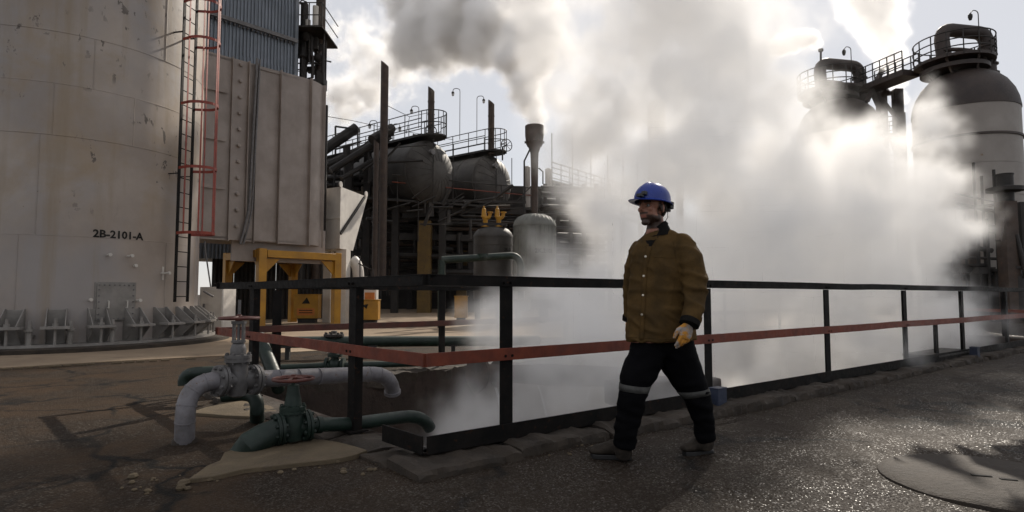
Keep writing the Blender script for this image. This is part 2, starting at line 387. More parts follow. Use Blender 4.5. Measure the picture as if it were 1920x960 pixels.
# concrete patches and the round cover, slabs a couple of centimetres proud
def patch(pix, z, mat, name, jag=.03):
    pts = [gnd(x, y) for x, y in pix]; poly = []
    for i, a in enumerate(pts):
        b = pts[(i + 1) % len(pts)]; n = max(1, int((b - a).length / .12))
        for k in range(n):
            q = a.lerp(b, k / n); d = V((-(b - a).y, (b - a).x, 0)).normalized()
            poly.append(V((q.x, q.y, -.06)) + d * (jag * mnoise.noise(q * 6) + jag * .6 * mnoise.noise(q * 17)))
    m = MB(); m.prism(poly, (0, 0, .06 + z)); return tag(m.build(name, mat, smooth=0, bevel=.006), kind='structure')
patch([(352, 908), (384, 882), (408, 872), (420, 856), (470, 838), (560, 828), (640, 836), (690, 852), (640, 868), (560, 877), (460, 888), (400, 902)], .03, M['patch'], 'concrete_patch', .035)
patch([(352, 780), (400, 766), (450, 752), (505, 768), (520, 778), (470, 788), (420, 786)], .035, M['patch'], 'concrete_patch')
m = MB()                                                                       # broken crumbs of concrete along the patch and the kerb
for k in range(90):
    x = random.uniform(215, 1150); y = 915 - (x - 215) * .05 + random.uniform(-16, 16) if x < 420 else (868 + random.uniform(-22, 30) if x < 800 else 868 - (x - 800) * .085 + random.uniform(-8, 10))
    q = gnd(x, y); r_ = random.choice((.006, .009, .012, .018, .03 if x < 430 else .014)); m.ball(q + V((0, 0, height(q.x, q.y) + r_ * .3)), (r_ * random.uniform(.8, 1.5), r_ * random.uniform(.8, 1.5), r_ * .7), 6, 4, Matrix.Rotation(random.uniform(0, 3), 3, 'Z'))
tag(m.build('rubble', M['patch'], smooth=0), kind='stuff')
c0 = gnd(1862, 908); m = MB(); R_ = .56
m.lathe([(R_ + .03, -.03), (R_ + .012, .02), (R_ - .02, .034), (.3, .038), (0.0, .04)], 48, (c0.x, c0.y, 0))
cover = tag(m.build('manhole_cover', M['cover'], smooth=30), 'round concrete manhole cover flush in the asphalt at the lower right', 'manhole cover')
for v in cover.data.vertices:
    if v.co.z > 0: v.co.z += .006 * mnoise.noise(v.co * 4)
m = MB(); m.box((c0.x - .05, c0.y + .02, .045), (.10, .028, .004), -.35); m.box((c0.x + .05, c0.y - .05, .0435), (.08, .03, .004), -.3); m.build('slot_shade', M['stencil'], cover)  # flat black plates paint the shade inside the lifting slots

# ------------------------------------------------------------------ railings
ZT, ZM = 1.186, .669
def ribbon(m, pts, side, wd, ht):
    vs = [q + side * wd / 2 * i + V((0, 0, ht / 2 * j)) for q in pts for i, j in ((-1, -1), (1, -1), (1, 1), (-1, 1))]; n = len(pts)
    m.add(vs, [(4 * i + k, 4 * i + (k + 1) % 4, 4 * i + 4 + (k + 1) % 4, 4 * i + 4 + k) for i in range(n - 1) for k in range(4)] + [(3, 2, 1, 0), (4 * n - 4, 4 * n - 3, 4 * n - 2, 4 * n - 1)])
M['rustrail'] = paint('dark_red_rail', (.09, .024, .016), (.05, .02, .014), 8, .6)
def railing(name, label, midmat, path, posts, toe=None, wid=.075, group=None):
    r = thing(name, label, 'railing', (path[0].x, path[0].y, 0), group)
    for nm, z, mt, hh in (('top_rail', ZT, M['black'], wid), ('mid_rail', ZM, midmat or M['redrail'], wid * 1.15)):
        m = MB()
        for a, b in zip(path, path[1:]):
            t = (b - a).normalized(); e = t * .036
            A, B = a + V((0, 0, z)) - e, b + V((0, 0, z)) + e; nn = V((-t.y, t.x, 0)); ns = max(1, int((B - A).length / .6)); seq = [A.lerp(B, i / ns) for i in range(ns + 1)]
            seq = [q + (nn * .010 * mnoise.noise(q * .9 + V((z, 0, 0))) + V((0, 0, .009 * mnoise.noise(q * .7 + V((5, z, 0)))))) for q in seq]
            if nm == 'top_rail':                                             # an angle bar: a flat on top and a face
                ribbon(m, [q + V((0, 0, hh / 2 - .004)) + nn * .03 for q in seq], nn, .075, .008); ribbon(m, seq, nn, .010, hh)
            else: ribbon(m, [q - nn * .012 for q in seq], nn, .010, hh)
        m.build(nm, mt, r, bevel=.002)
    for q, (zb, zt) in posts:
        t = (path[1] - path[0]).normalized()
        best = min(zip(path, path[1:]), key=lambda s: abs((q - s[0]).cross((s[1] - s[0]).normalized()).z)); t = (best[1] - best[0]).normalized(); a = atan2(t.y, t.x)
        nn = V((-t.y, t.x, 0)); m = MB(); zt = zt - .04
        m.box((q.x + nn.x * .012, q.y + nn.y * .012, (zb + zt) / 2), (.112, .009, zt - zb), a)
        m.box((q.x + t.x * .052 + nn.x * .045, q.y + t.y * .052 + nn.y * .045, (zb + zt) / 2), (.009, .06, zt - zb), a)
        po = m.build('post', M['black'], r, bevel=.002)
        if wid > .072 and q.y < 9:
            m = MB(); m.box((q.x + nn.x * .04, q.y + nn.y * .04, zb + .006), (.17, .15, .012), a); m.build('base_plate', M['black'], po)
            for z_ in (ZT, ZM):
                for k_ in (-1, 1): c_ = q + t * .03 * k_ - nn * .004 + V((0, 0, z_ - .012)); m = MB(); m.tube([c_, c_ - nn * .02], .011, 6); m.build('bolt', M['black'], po)
    if toe:
        for path2 in toe:
            m = MB()
            for a, b in zip(path2, path2[1:]):
                t = (b - a).normalized(); nn = V((t.y, -t.x, 0)); u = V((0, 0, 1))
                m.bar(a + nn * .02 + u * .13, b + nn * .02 + u * .13, .012, .115, ref=u)
                m.bar(a - nn * .03 + u * .078, b - nn * .03 + u * .078, .10, .011, ref=u)
            m.build('toe_plate', M['black'], r, bevel=.002)
    return r
def onrail(px, a, b):
    """where the vertical plane through pixel column px crosses the rail a-b"""
    k = (px - 960) / F; d = b - a; s = (k * a.y - a.x) / (d.x - k * d.y); return a + d * s
fp = [onrail(x, RC, RR) for x in (951, 1327, 1550, 1696, 1803, 1886)]
d_ = (RR - RC).normalized(); fp += [fp[-1] + d_ * 2.3]
lp = [onrail(660, RC, RE), onrail(472, RC, RE)]
rail = railing('safety_railing', 'black near railing with a red middle rail, running from the valves past the walking man', None, [RE, RC, RR],
        [(q, (.05, ZT)) for q in fp + lp] + [(onrail(1767, RC, RR) + V((-.05, .1, 0)), (.05, ZM))], toe=[[onrail(726, RC, RE), RC, RR]])
bp = [onrail(522, RE, RB), onrail(830, RE, RB)]; e_ = (RB - RE).normalized()
bp += [bp[-1] + e_ * 2.6 * k for k in range(1, 6)]
railing('safety_railing', 'dark far railing on the other side of the steaming pit', M['rustrail'], [RE, RB], [(q, (.02, ZT)) for q in bp], wid=.07)
railing('safety_railing', 'short railing closing the far right end of the pit', None, [RR + V((.12, .05, 0)), RB + V((.12, -.05, 0))], [(RR.lerp(RB, k) + V((.12, 0, 0)), (.02, ZT)) for k in (.25, .5, .75)], wid=.07)
# small steel things on the kerb
q = fp[1]; m = MB(); m.box((q.x + .04, q.y - .10, .12), (.14, .10, .2), .66); m.box((q.x + .04, q.y - .10, .224), (.15, .11, .012), .66); m.box((q.x - .02, q.y - .05, .17), (.1, .03, .03), .66)
tag(m.build('junction_box', M['blue'], bevel=.006), 'blue box at the foot of the post right behind the man', 'junction box')
q = fp[4]; m = MB(); m.box((q.x + .1, q.y - .08, .11), (.14, .11, .22), .66); m.box((q.x + .1, q.y - .08, .226), (.15, .12, .012), .66)
tag(m.build('junction_box', M['blue'], bevel=.006), 'dark blue box by the fifth railing post, farther along the kerb', 'junction box')
a = onrail(1735, RC, RR) + V((.1, .35, .14)); b = onrail(1808, RC, RR) + V((.1, .35, .14)); m = MB()
m.bar(a, b, .5, .03); m.bar(a + V((.1, -.2, -.08)), b + V((.1, -.2, -.08)), .03, .18, ref=V((0, 0, 1))); m.bar(a + V((-.1, .2, -.08)), b + V((-.1, .2, -.08)), .03, .18, ref=V((0, 0, 1)))
tag(m.build('steel_channel', M['dark'], bevel=.004), 'dark steel channel lying on the pit edge near the fifth railing post', 'steel channel')
m = MB(); a, b = at(1150, 740, 7.2), at(1330, 726, 7.6); m.bar(a, b, .5, .28); o = m.build('concrete_beam', M['rust'], bevel=.02); tag(o, 'dark concrete beam across the steaming pit behind the legs of the man', 'beam')

# ------------------------------------------------------------------ pipes and valves in front
def arc(a, c, b, n=6):
    a, c, b = V(a), V(c), V(b); return [a * (1 - t) ** 2 + c * 2 * t * (1 - t) + b * t * t for t in [i / n for i in range(n + 1)]]
def flange(m, c, ax, r, th):
    m.lathe([(r * .55, -th), (r * .55, -th * .98), (r, -th * .95), (r, -.004), (r * .93, -.003), (r * .93, .003), (r, .004), (r, th * .95), (r * .55, th * .98), (r * .55, th)], 28, c, ax)
def flange_bolts(parent, c, ax, r, th, mat, n=8, s=.016):
    u, w_ = frame(ax.normalized())
    for k in range(n):
        a = 2 * pi * (k + .5) / n; q = c + (u * cos(a) + w_ * sin(a)) * r * .82; m = MB(); t = ax.normalized()
        m.tube([q - t * (th + .02), q + t * (th + .02)], s * .5, 6); m.tube([q - t * (th + .016), q - t * th], s, 6); m.tube([q + t * th, q + t * (th + .016)], s, 6)
        m.build('bolt', mat, parent)
def handwheel(parent, c, r, mat, tilt=None):
    m = MB(); T = tilt or V((0, 0, 1)); u, w_ = frame(T); N = 28
    ring = [c + (u * cos(2 * pi * k / N) + w_ * sin(2 * pi * k / N)) * r for k in range(N + 1)]
    m.tube(ring, .0115, 8, caps=False)
    for k in range(5):
        a = 2 * pi * k / 5; m.tube([c + T * .012, c + (u * cos(a) + w_ * sin(a)) * r], [.009, .008], 6)
    m.lathe([(.028, -.02), (.03, .012), (.018, .022), (.018, .03)], 12, c, T); return m.build('handwheel', mat, parent)
# silver pipe with its gate valve
foot = gnd(346, 832); wp = thing('silver_pipe', 'silver lagged pipe with a gate valve, bending down over the pit edge', 'pipe', foot)
Zs = 4.5
P = [foot - V((0, 0, .05)), at(347, 790, 4.51)] + arc(at(348, 772, 4.52), at(352, 716, 4.55), at(408, 714, 4.68), 9)
m = MB(); m.tube(P, .0685, 20)
for q, t in ((P[1], P[1] - P[0]), (P[3], P[4] - P[2]), (P[6], P[7] - P[5]), (P[9], P[10] - P[8])): m.lathe([(.068, -.006), (.0715, -.005), (.0715, .005), (.068, .006)], 20, q, t)
m.build('elbow', M['white_pipe'], wp)
m = MB(); m.lathe([(.09, -.03), (.085, .03), (.072, .05)], 16, foot); m.build('collar', M['kerb'], wp)
Q = [at(484, 711, 4.93), at(560, 707, 5.22), at(640, 703.5, 5.52)] + arc(at(690, 701.5, 5.72), at(737, 699, 5.86), at(736, 737, 5.94), 8)
m = MB(); m.tube(Q, .0685, 20)
for k in (.22, .45, .7): 
    q = Q[0].lerp(Q[2], k); m.lathe([(.068, -.006), (.0715, -.005), (.0715, .005), (.068, .006)], 20, q, Q[2] - Q[0])
for i in (3, 5, 7): m.lathe([(.068, -.006), (.0715, -.005), (.0715, .005), (.068, .006)], 20, Q[i], Q[min(i + 1, len(Q) - 1)] - Q[i - 1])
e = Q[-1]; t = (Q[-1] - Q[-2]).normalized(); m.lathe([(.0685, -.03), (.079, -.028), (.079, 0), (.06, 0), (.055, -.04)], 20, e, t)
m.build('outlet_pipe', M['white_pipe'], wp)
fa, fb = at(413, 714, 4.68), at(476, 712, 4.90); ax = fb - fa
va = thing('gate_valve', None, None, foot); va.parent = wp; va.location = (0, 0, 0)
ROOT[va.name] = V(foot)
for c in (fa, fb):
    m = MB(); flange(m, c, ax, .118, .026); fl = m.build('flange', M['valve'], wp); flange_bolts(fl, c, ax, .118, .026, M['valve'])
mid = (fa + fb) / 2; m = MB()
m.tube([fa, fa.lerp(fb, .3), fa.lerp(fb, .7), fb], [.075, .07, .07, .075], 18)
B0 = V((mid.x, mid.y, mid.z))
m.lathe([(.03, -.13), (.065, -.115), (.078, -.05), (.078, .05), (.072, .13), (.075, .14), (.098, .142), (.098, .165), (.094, .166), (.094, .17), (.098, .171), (.098, .195), (.06, .2), (.058, .24), (.046, .28), (.04, .285), (.052, .29), (.052, .305), (.03, .31)], 22, B0)
for s in (-1, 1): m.box((B0.x + s * .036, B0.y, B0.z + .37), (.016, .035, .14))
m.box((B0.x, B0.y, B0.z + .445), (.1, .045, .022)); m.tube([B0 + V((0, 0, .3)), B0 + V((0, 0, .62))], .012, 8); m.lathe([(.026, .456), (.026, .475)], 10, B0)
m.build('valve_body', M['valve'], va)
for k in range(8):
    a = 2 * pi * k / 8; q = B0 + V((cos(a) * .084, sin(a) * .084, 0)); m = MB(); m.tube([q + V((0, 0, .125)), q + V((0, 0, .212))], .008, 6); m.tube([q + V((0, 0, .195)), q + V((0, 0, .209))], .014, 6); m.build('bolt', M['valve'], va)
handwheel(va, B0 + V((0, 0, .478)), .142, M['handwheel'])
# green pipe with its valve in front
gp = thing('green_pipe', 'low dark green pipe with a red handwheel valve by the near railing post', 'pipe', gnd(470, 845))
P = [gnd(452, 848) - V((0, 0, .05)), at(472, 833, 4.30), at(497, 817, 4.36), at(522, 806, 4.41)]
m = MB(); m.tube(P, [.1, .1, .092, .085], 18); m.build('elbow', M['green'], gp)
fa, fb = at(522, 805, 4.42), at(574, 797, 4.54); ax = fb - fa
for c in (fa, fb):
    m = MB(); flange(m, c, ax, .112, .025); fl = m.build('flange', M['green'], gp); flange_bolts(fl, c, ax, .112, .025, M['green'], 8, .015)
mid = (fa + fb) / 2; B0 = V(mid); m = MB(); m.tube([fa, fb], .075, 18)
m.lathe([(.03, -.1), (.07, -.09), (.085, -.03), (.085, .04), (.074, .1), (.092, .102), (.092, .122), (.088, .123), (.088, .127), (.092, .128), (.092, .15), (.062, .155), (.055, .2), (.044, .25), (.04, .3), (.026, .305)], 20, B0)
m.tube([B0 + V((0, 0, .3)), B0 + V((0, 0, .37))], .014, 8); vb = m.build('valve_body', M['green'], gp)
for k in range(8):
    a = 2 * pi * k / 8; q = B0 + V((cos(a) * .08, sin(a) * .08, 0)); m = MB(); m.tube([q + V((0, 0, .09)), q + V((0, 0, .165))], .008, 6); m.tube([q + V((0, 0, .15)), q + V((0, 0, .163))], .013, 6); m.build('bolt', M['green'], vb)
handwheel(gp, B0 + V((0, 0, .345)), .14, M['handwheel'])
m = MB(); m.tube([at(578, 797, 4.55), at(660, 795, 4.78), at(740, 784, 5.05)] + arc(at(755, 782, 5.10), at(795, 777, 5.22), at(806, 803, 5.3), 7), .052, 16)
m.lathe([(.05, -.03), (.062, -.025), (.062, .01), (.05, .012)], 16, at(600, 796.5, 4.61), at(660, 794, 4.76) - at(600, 796.5, 4.61)); m.build('outlet_pipe', M['green'], gp)
# other green pipes
def pipe(label, pts, r, mat, extra=None, name='green_pipe'):
    m = MB(); m.tube(pts, r, 14); o = m.build(name, mat); tag(o, label, 'pipe')
    return o
pipe('short green pipe with a rounded elbow behind the silver pipe bend', arc(at(346, 722, 6.3), at(342, 699, 6.3), at(372, 699, 6.3), 6) + [at(440, 696, 6.4)], .062, M['green'])
pipe('green elbow turning down to the ground right under the silver gate valve', [at(418, 742, 5.15), at(440, 740, 5.15)] + arc(at(455, 739, 5.15), at(484, 738, 5.12), at(482, 768, 5.1), 7) + [gnd(482, 792)], [.055] * 10 + [.06], M['green'])
pipe('thick green pipe leaning against the railing corner post', [at(486, 632, 7.3), at(513, 700, 6.9), gnd(522, 728)], .075, M['green'])
o = pipe('long green pipe beyond the pit, level with the far railing', [at(480, 643, 10.2), at(600, 641, 10.5), at(760, 640, 11), at(890, 639.5, 11.4), at(1010, 638, 11.8)], .095, M['green'])
m = MB()
for x, y, Z in ((540, 640, 10.35), (700, 639, 10.8), (850, 638, 11.3)): q = at(x, y, Z); m = MB(); m.bar((q.x, q.y, 0), (q.x, q.y, q.z - .09), .07, .07); m.box((q.x, q.y, q.z - .09), (.16, .2, .03)); m.build('support', M['dark'], o)
o = pipe('thin green pipe low behind the railing with a small valve on it', [at(520, 690, 8.3), at(600, 686, 8.4), at(760, 682, 8.7), at(850, 678, 8.9)], .045, M['green'])
q = at(628, 684, 8.45); m = MB(); flange(m, q - V((.11, 0, 0)), V((1, 0, 0)), .1, .02); flange(m, q + V((.11, 0, 0)), V((1, 0, 0)), .1, .02); m.ball(q, (.1, .09, .1)); m.lathe([(.06, .05), (.05, .1), (.1, .11), (.1, .15), (.07, .17), (.09, .22), (.05, .27)], 14, q); m.build('valve_body', M['green'], o)
q = at(626, 634, 10.6); o = thing('hydrant_valve', 'dark round valve top on the long green pipe beyond the pit', 'valve', q); m = MB(); m.lathe([(.1, -.08), (.1, .02), (.17, .03), (.17, .07), (.06, .08), (.05, .12), (0.0, .13)], 18, q); m.build('bonnet', M['dark'], o)
for k in range(8): a = k * pi / 4; m = MB(); m.tube([q + V((cos(a) * .14, sin(a) * .14, .02)), q + V((cos(a) * .14, sin(a) * .14, .1))], .02, 6); m.build('bolt', M['dark'], o)
o = pipe('green pipe on high supports bending down in front of the lettered vessels', [at(828, 487, 20), at(870, 485, 20.2), at(945, 480, 20.6)] + arc(at(955, 479.5, 20.7), at(975, 478, 20.8), at(976, 500, 20.8), 6) + [at(977, 560, 20.8)], .12, M['green'])
q = at(828, 487, 20); m = MB(); m.tube([q, (q.x, q.y, .0)], .12, 12); m.tube([at(905, 483, 20.4), at(905, 476, 20.4)], .2, 12); m.build('riser', M['green'], o)
# the cut pipe end in the pit, spilling water
o = thing('spill_pipe', 'dark rusty pipe end with a round plate spilling water into the pit', 'pipe', at(893, 700, 6.6)); c = at(893, 699, 6.6); ax = V((-.75, -.62, .1)).normalized(); m = MB()
rim = [.2 * (1 + .05 * mnoise.noise(V((cos(k * .39), sin(k * .39), 0)) * 3)) for k in range(16)]; u, w_ = frame(ax); pl = [c + (u * cos(k * pi / 8) + w_ * sin(k * pi / 8)) * rim[k] for k in range(16)]
pl[min(range(16), key=lambda k: pl[k].z)].z -= .05; m.prism(pl, -ax * .03); m.build('end_plate', M['rust'], o)
m = MB(); m.tube([c - ax * .03, c - ax * .5, c - ax * 1.2, c - ax * 2.4], [.1, .1, .13, .13], 14); m.lathe([(.1, -.02), (.15, -.02), (.15, .02), (.1, .02)], 16, c - ax * .3, ax); m.build('pipe_body', M['rust'], o)
for s0, dx, vz in ((at(908, 696, 6.85), .16, .25), (at(925, 694, 7.0), .1, .2), (at(978, 692, 7.4), .2, .5), (at(1150, 676, 8.3), -.25, .6)):
    pts = [s0 + V((dx * t * 2.4, -.12 * t, vz * t * .9 - 2.2 * t * t)) for t in [i / 9 * .62 for i in range(10)]]
    m = MB(); m.tube(pts, [.012 + .014 * abs(mnoise.noise(V((i * 1.7, s0.x * 9, 0)))) for i in range(10)], 8)
    j = m.build('water_jet', M['jet']); tag(j, kind='stuff')

# ------------------------------------------------------------------ the exhaust stack on the left
SX, SY, SR = -10.32, 14.15, 2.75
def shp(phi, r, z): return V((SX + r * cos(phi), SY - r * sin(phi), z))
def shphi(px, r=SR):
    k = (px - 960) / F; best = None
    for i in range(-300, 1400):
        a = i * .0015; q = shp(a, r, 0); d = abs(q.x / q.y - k)
        if best is None or d < best[0]: best = (d, a)
    return best[1]
def shz(px, py, r=SR): q = shp(shphi(px, r), r, 0); return at(px, py, q.y).z
st = thing('exhaust_stack', 'huge rust-stained white steel stack lettered 2B-2101-A at the left edge', 'stack', (SX, SY, 0))
seams = [.14, shz(0, 438), shz(0, 245), shz(0, 146), shz(0, 47), 9.2, 10.9, 12.6, 14.3, 16, 19, 22, 26]
for i, (a, b) in enumerate(zip(seams, seams[1:])):
    m = MB(); r = SR - .003 * (i % 2); m.lathe([(r - .05, a + .002), (r, a + .002), (r, b - .004), (r - .05, b - .004)], 96, (SX, SY, 0)); m.build('shell_course', M['stack'], st, smooth=40)
for z in seams[1:]: m = MB(); m.lathe([(SR - .006, z - .012), (SR + .004, z - .006), (SR + .004, z + .006), (SR - .006, z + .012)], 96, (SX, SY, 0)); m.build('weld_seam', M['stack'], st)
for px, a, b in ((85, 2, 3), (62, 1, 2), (240, 2, 3), (310, 0, 1), (30, 0, 1), (160, 3, 4), (296, 4, 5), (250, 5, 6)):
    f_ = shphi(px); m = MB(); m.bar(shp(f_, SR + .001, seams[a] + .01), shp(f_, SR + .001, seams[b] - .01), .014, .012); m.build('weld_seam', M['stack'], st)
m = MB(); m.lathe([(SR, .1), (SR + .42, .1), (SR + .42, .15), (SR, .15)], 96, (SX, SY, 0)); m.build('base_ring', M['chair'], st)
m = MB(); m.lathe([(0, 0), (SR + .75, 0), (SR + .75, .085), (SR + .72, .1), (0, .1)], 96, (SX, SY, 0)); o = m.build('foundation', M['kerb'], st)
for k in range(27):
    f_ = radians(2.5 + 360 / 27 * k); du = V((sin(f_), cos(f_), 0)); rad = V((cos(f_), -sin(f_), 0)); m = MB()
    if not -40 < math.degrees(f_) % 360 - 0 < 100 and not math.degrees(f_) > 320: continue
    for s in (-1, 1):
        o_ = du * (.15 * s); pp = [shp(f_, SR - .01, .82), shp(f_, SR + .05, .82), shp(f_, SR + .42, .5), shp(f_, SR + .42, .42), shp(f_, SR + .12, .15), shp(f_, SR - .01, .15)]
        m.prism([q + o_ - du * .009 for q in pp], du * .018)
    m.prism([shp(f_, SR - .01, .80) - du * .16, shp(f_, SR + .02, .80) - du * .16, shp(f_, SR + .02, .15) - du * .16, shp(f_, SR - .01, .15) - du * .16], du * .32)
    ch = m.build('anchor_chair', M['chair'], st, bevel=.004)
    m = MB(); c = shp(f_, SR + .36, .465); m.bar(c - du * .24, c + du * .24, .24, .05, ref=V((0, 0, 1)).cross(du)); R3 = Matrix((rad, du, V((0, 0, 1)))).transposed()
    m = MB(); m.box(c, (.24, .46, .05), M=R3); m.build('cap_plate', M['chair'], ch, bevel=.003)
    m = MB(); m.tube([shp(f_, SR + .37, .1), shp(f_, SR + .37, .64)], .026, 8); m.tube([shp(f_, SR + .37, .49), shp(f_, SR + .37, .545)], .05, 6); m.build('anchor_bolt', M['chair'], ch)
for k, px in ((0, 137), (1, 215), (2, 60)):
    f_ = shphi(px, SR + .3); m = MB(); q = shp(f_, SR + .3, .1); m.tube([q, q + V((0, 0, .38))], .05, 10); m.tube([q + V((0, 0, .3)), q + V((0, 0, .34))], .085, 10); m.tube([q + V((0, 0, .38)), q + V((0, 0, .5))], .035, 8); m.tube([q + V((0, 0, .2)), shp(f_, SR - .02, .3)], .035, 8); m.build('drain_stub', M['chair'], st)
# access hatch
f0, f1 = shphi(183, SR + .03), shphi(254, SR + .03); zt, zb = shz(219, 532), shz(219, 600)
def curved(m, fa, fb, za, zb_, r0, r1, n=8):
    vs = [shp(fa + (fb - fa) * i / n, r, z) for i in range(n + 1) for r, z in ((r0, za), (r1, za), (r1, zb_), (r0, zb_))]
    m.add(vs, [(4 * i + k, 4 * i + (k + 1) % 4, 4 * i + 4 + (k + 1) % 4, 4 * i + 4 + k) for i in range(n) for k in range(4)] + [(0, 1, 2, 3), (4 * n + 3, 4 * n + 2, 4 * n + 1, 4 * n)])
m = MB(); curved(m, f0, f1, zb, zt, SR - .02, SR + .045); hatch = m.build('access_hatch', M['chair'], st)
m = MB(); curved(m, f0 + .012, f1 - .012, zb - .03, zt + .03, SR - .02, SR + .018); m.build('hatch_frame', M['chair'], hatch)
pts = [(f0 + (f1 - f0) * (.05 + .9 * i / 7), z) for i in range(8) for z in (zb + .03, zt - .03)] + [(f, zb + (zt - zb) * j / 6) for j in range(1, 6) for f in (f0 + (f1 - f0) * .05, f0 + (f1 - f0) * .95)]
for f_, z in pts: m = MB(); m.tube([shp(f_, SR + .04, z), shp(f_, SR + .065, z)], .014, 6); m.build('bolt', M['valve'], hatch)
for k in (.28, .76):
    f_ = f0 + (f1 - f0) * k; z = (zb + zt) / 2 - .05; m = MB(); m.tube([shp(f_, SR + .04, z - .07), shp(f_, SR + .1, z - .07), shp(f_, SR + .1, z + .07), shp(f_, SR + .04, z + .07)], .011, 6); m.build('handle', M['white'], hatch)
for px, py, L in ((200, 479, .16), (238, 481, .18), (251, 499, .06), (302, 513, .22), (170, 563, .12), (257, 564, .14)):
    f_ = shphi(px); z = shz(px, py); m = MB(); m.tube([shp(f_, SR - .02, z), shp(f_, SR + L, z + .01)], .022, 8); m.tube([shp(f_, SR + L - .02, z + .01), shp(f_, SR + L + .02, z + .01)], .034, 8)
    m.build('nozzle', M['white'], st)
f_ = shphi(305); m = MB(); curved(m, f_ + .008, f_ - .008, shz(305, 525), shz(305, 500), SR - .01, SR + .012, 2); m.build('pad_plate', M['white'], st)
vs, fs = text_mesh('2B-2101-A', .215); fc = shphi(221); z0 = shz(221, 447); m = MB(); m.add([shp(fc - x.x / SR, SR + .006, z0 + x.y) for x in vs], fs); m.build('lettering', M['stencil'], st, smooth=0)
# caged ladder on the stack
fl = shphi(341, SR + .25); lad = thing('caged_ladder', None, None, (SX, SY, 0)); lad.parent = st; lad.location = (0, 0, 0)
zlo = shz(341, 566, SR + .25); dA = .0675; RL = SR + .26; zhi = 13.5
for s in (-1, 1): m = MB(); m.bar(shp(fl + dA * s, RL, zlo), shp(fl + dA * s, RL, zhi), .022, .075, ref=V((-sin(fl), -cos(fl), 0))); m.build('side_rail', M['black'], lad)
z = zlo + .12; r0 = None
while z < zhi:
    m = MB(); m.tube([shp(fl + dA, RL, z), shp(fl - dA, RL, z)], .0115, 6); m.build('rung', M['black'], lad); z += .33
ctr = lambda z: (shp(fl, RL, z), V((cos(fl), -sin(fl), 0)), V((sin(fl), cos(fl), 0)))
def cagept(a, z):
    c, n_, u = ctr(z); return c + n_ * (.34 + .36 * cos(a)) + u * (.33 * sin(a)) if abs(a) < 2.2 else c + u * .235 * (1 if a > 0 else -1) + n_ * .06
for py in (437, 315, 195, 75, 5):
    z = shz(360, py, SR + .6); c, n_, u = ctr(z); pts = [c - u * .235, ] + [cagept(a, z) for a in [-2 + 4 * i / 14 for i in range(15)]] + [c + u * .235]
    m = MB()
    for a, b in zip(pts, pts[1:]): m.bar(a, b, .008, .06, ref=V((0, 0, 1)))
    m.build('hoop', M['cage'], lad)
zc = shz(360, 437, SR + .6)
for a in (-1.9, -.95, 0, .95, 1.9): m = MB(); m.bar(cagept(a, zc - .03) , cagept(a, zhi), .045, .008, ref=ctr(0)[1]); m.build('cage_strap', M['cage'], lad)
for py in (66, 328):
    z = shz(320, py)
    for s in (-1, 1):
        m = MB(); m.bar(shp(fl + dA * s, SR - .02, z), shp(fl + dA * s, RL, z), .05, .012); m.build('bracket', M['black'], lad)

# grey control cabinet beside the stack
q = at(398, 600, 17.2); cb = thing('control_cabinet', 'pale steel cabinet standing between the stack and the yellow frame', 'cabinet', (q.x, q.y, 0)); z1 = at(398, 538, 17.2).z
m = MB(); m.box((q.x, q.y + .3, z1 / 2 + .05), (.72, .6, z1 - .1), -.15); m.build('body', M['white'], cb, bevel=.01)
m = MB(); m.box((q.x - .02, q.y - .015, z1 / 2 + .05), (.64, .03, z1 - .25), -.15); dr = m.build('door', M['white'], cb, bevel=.006)
m = MB(); m.box((q.x - .24, q.y - .02, z1 / 2 + .1), (.03, .05, .16), -.15); m.build('handle', M['valve'], dr)
m = MB(); m.box((q.x, q.y + .3, .05), (.66, .52, .1), -.15); m.build('plinth', M['dark'], cb)
m = MB(); m.tube([(q.x - .12, q.y + .1, z1), at(385, 470, 17.3), at(384, 452, 17.3)], .02, 6); m.tube([at(382, 546, 16.8), at(392, 552, 16.8), at(400, 556, 16.85)], .03, 8); m.build('conduit', M['valve'], cb)

# ------------------------------------------------------------------ furnace duct on its yellow frame
D0 = V((-9.39, 18.77, 0)); du = V((.684, .729, 0)).normalized(); dn = V((.729, -.684, 0)).normalized()     # along the face, out of the face (towards the camera and right)
zt, zb = at(385, 98, 18.77).z, at(385, 448, 18.77).z
LS = onrail(566, D0, D0 + du); LF = (LS - D0).length
duct = thing('furnace_duct', 'tall pale grey sheet steel duct with a rounded end on a yellow frame', 'duct', D0)
RD = 1.25
def duct_pt(s):
    """plan of the duct's skin: straight face, then a round end turning away"""
    if s <= LF: return D0 + du * s, dn
    a = (s - LF) / RD; c = D0 + du * LF - dn * RD; n_ = dn * cos(a) + du * sin(a); return c + n_ * RD, n_
SM = LF + RD * 2.2
def skin(s0, s1, z0, z1, off, thick, name, mat, n=None, parent=duct):
    m = MB(); n = n or max(1, int((s1 - s0) / .15)); vs = []
    for i in range(n + 1):
        p_, n_ = duct_pt(s0 + (s1 - s0) * i / n)
        for d, z in ((off, z0), (off, z1), (off - thick, z1), (off - thick, z0)): vs.append(V((p_.x, p_.y, z)) + n_ * d)
    m.add(vs, [(4 * i + k, 4 * i + (k + 1) % 4, 4 * i + 4 + (k + 1) % 4, 4 * i + 4 + k) for i in range(n) for k in range(4)] + [(3, 2, 1, 0), (4 * n, 4 * n + 1, 4 * n + 2, 4 * n + 3)])
    return m.build(name, mat, parent)
def sat(px): return (onrail(px, D0, D0 + du) - D0).length * (1 if px > 386 else -1)
cuts = [-1.2, sat(424), sat(455), sat(472), sat(517), LF + .16, LF + .9, SM]
for i, (a, b) in enumerate(zip(cuts, cuts[1:])):
    skin(a + .004, b - .004, zb + .02 * (i % 2), zt, .012 * (i % 2) - (.05 if i == 3 else 0), .08, 'duct_panel', M['duct'])
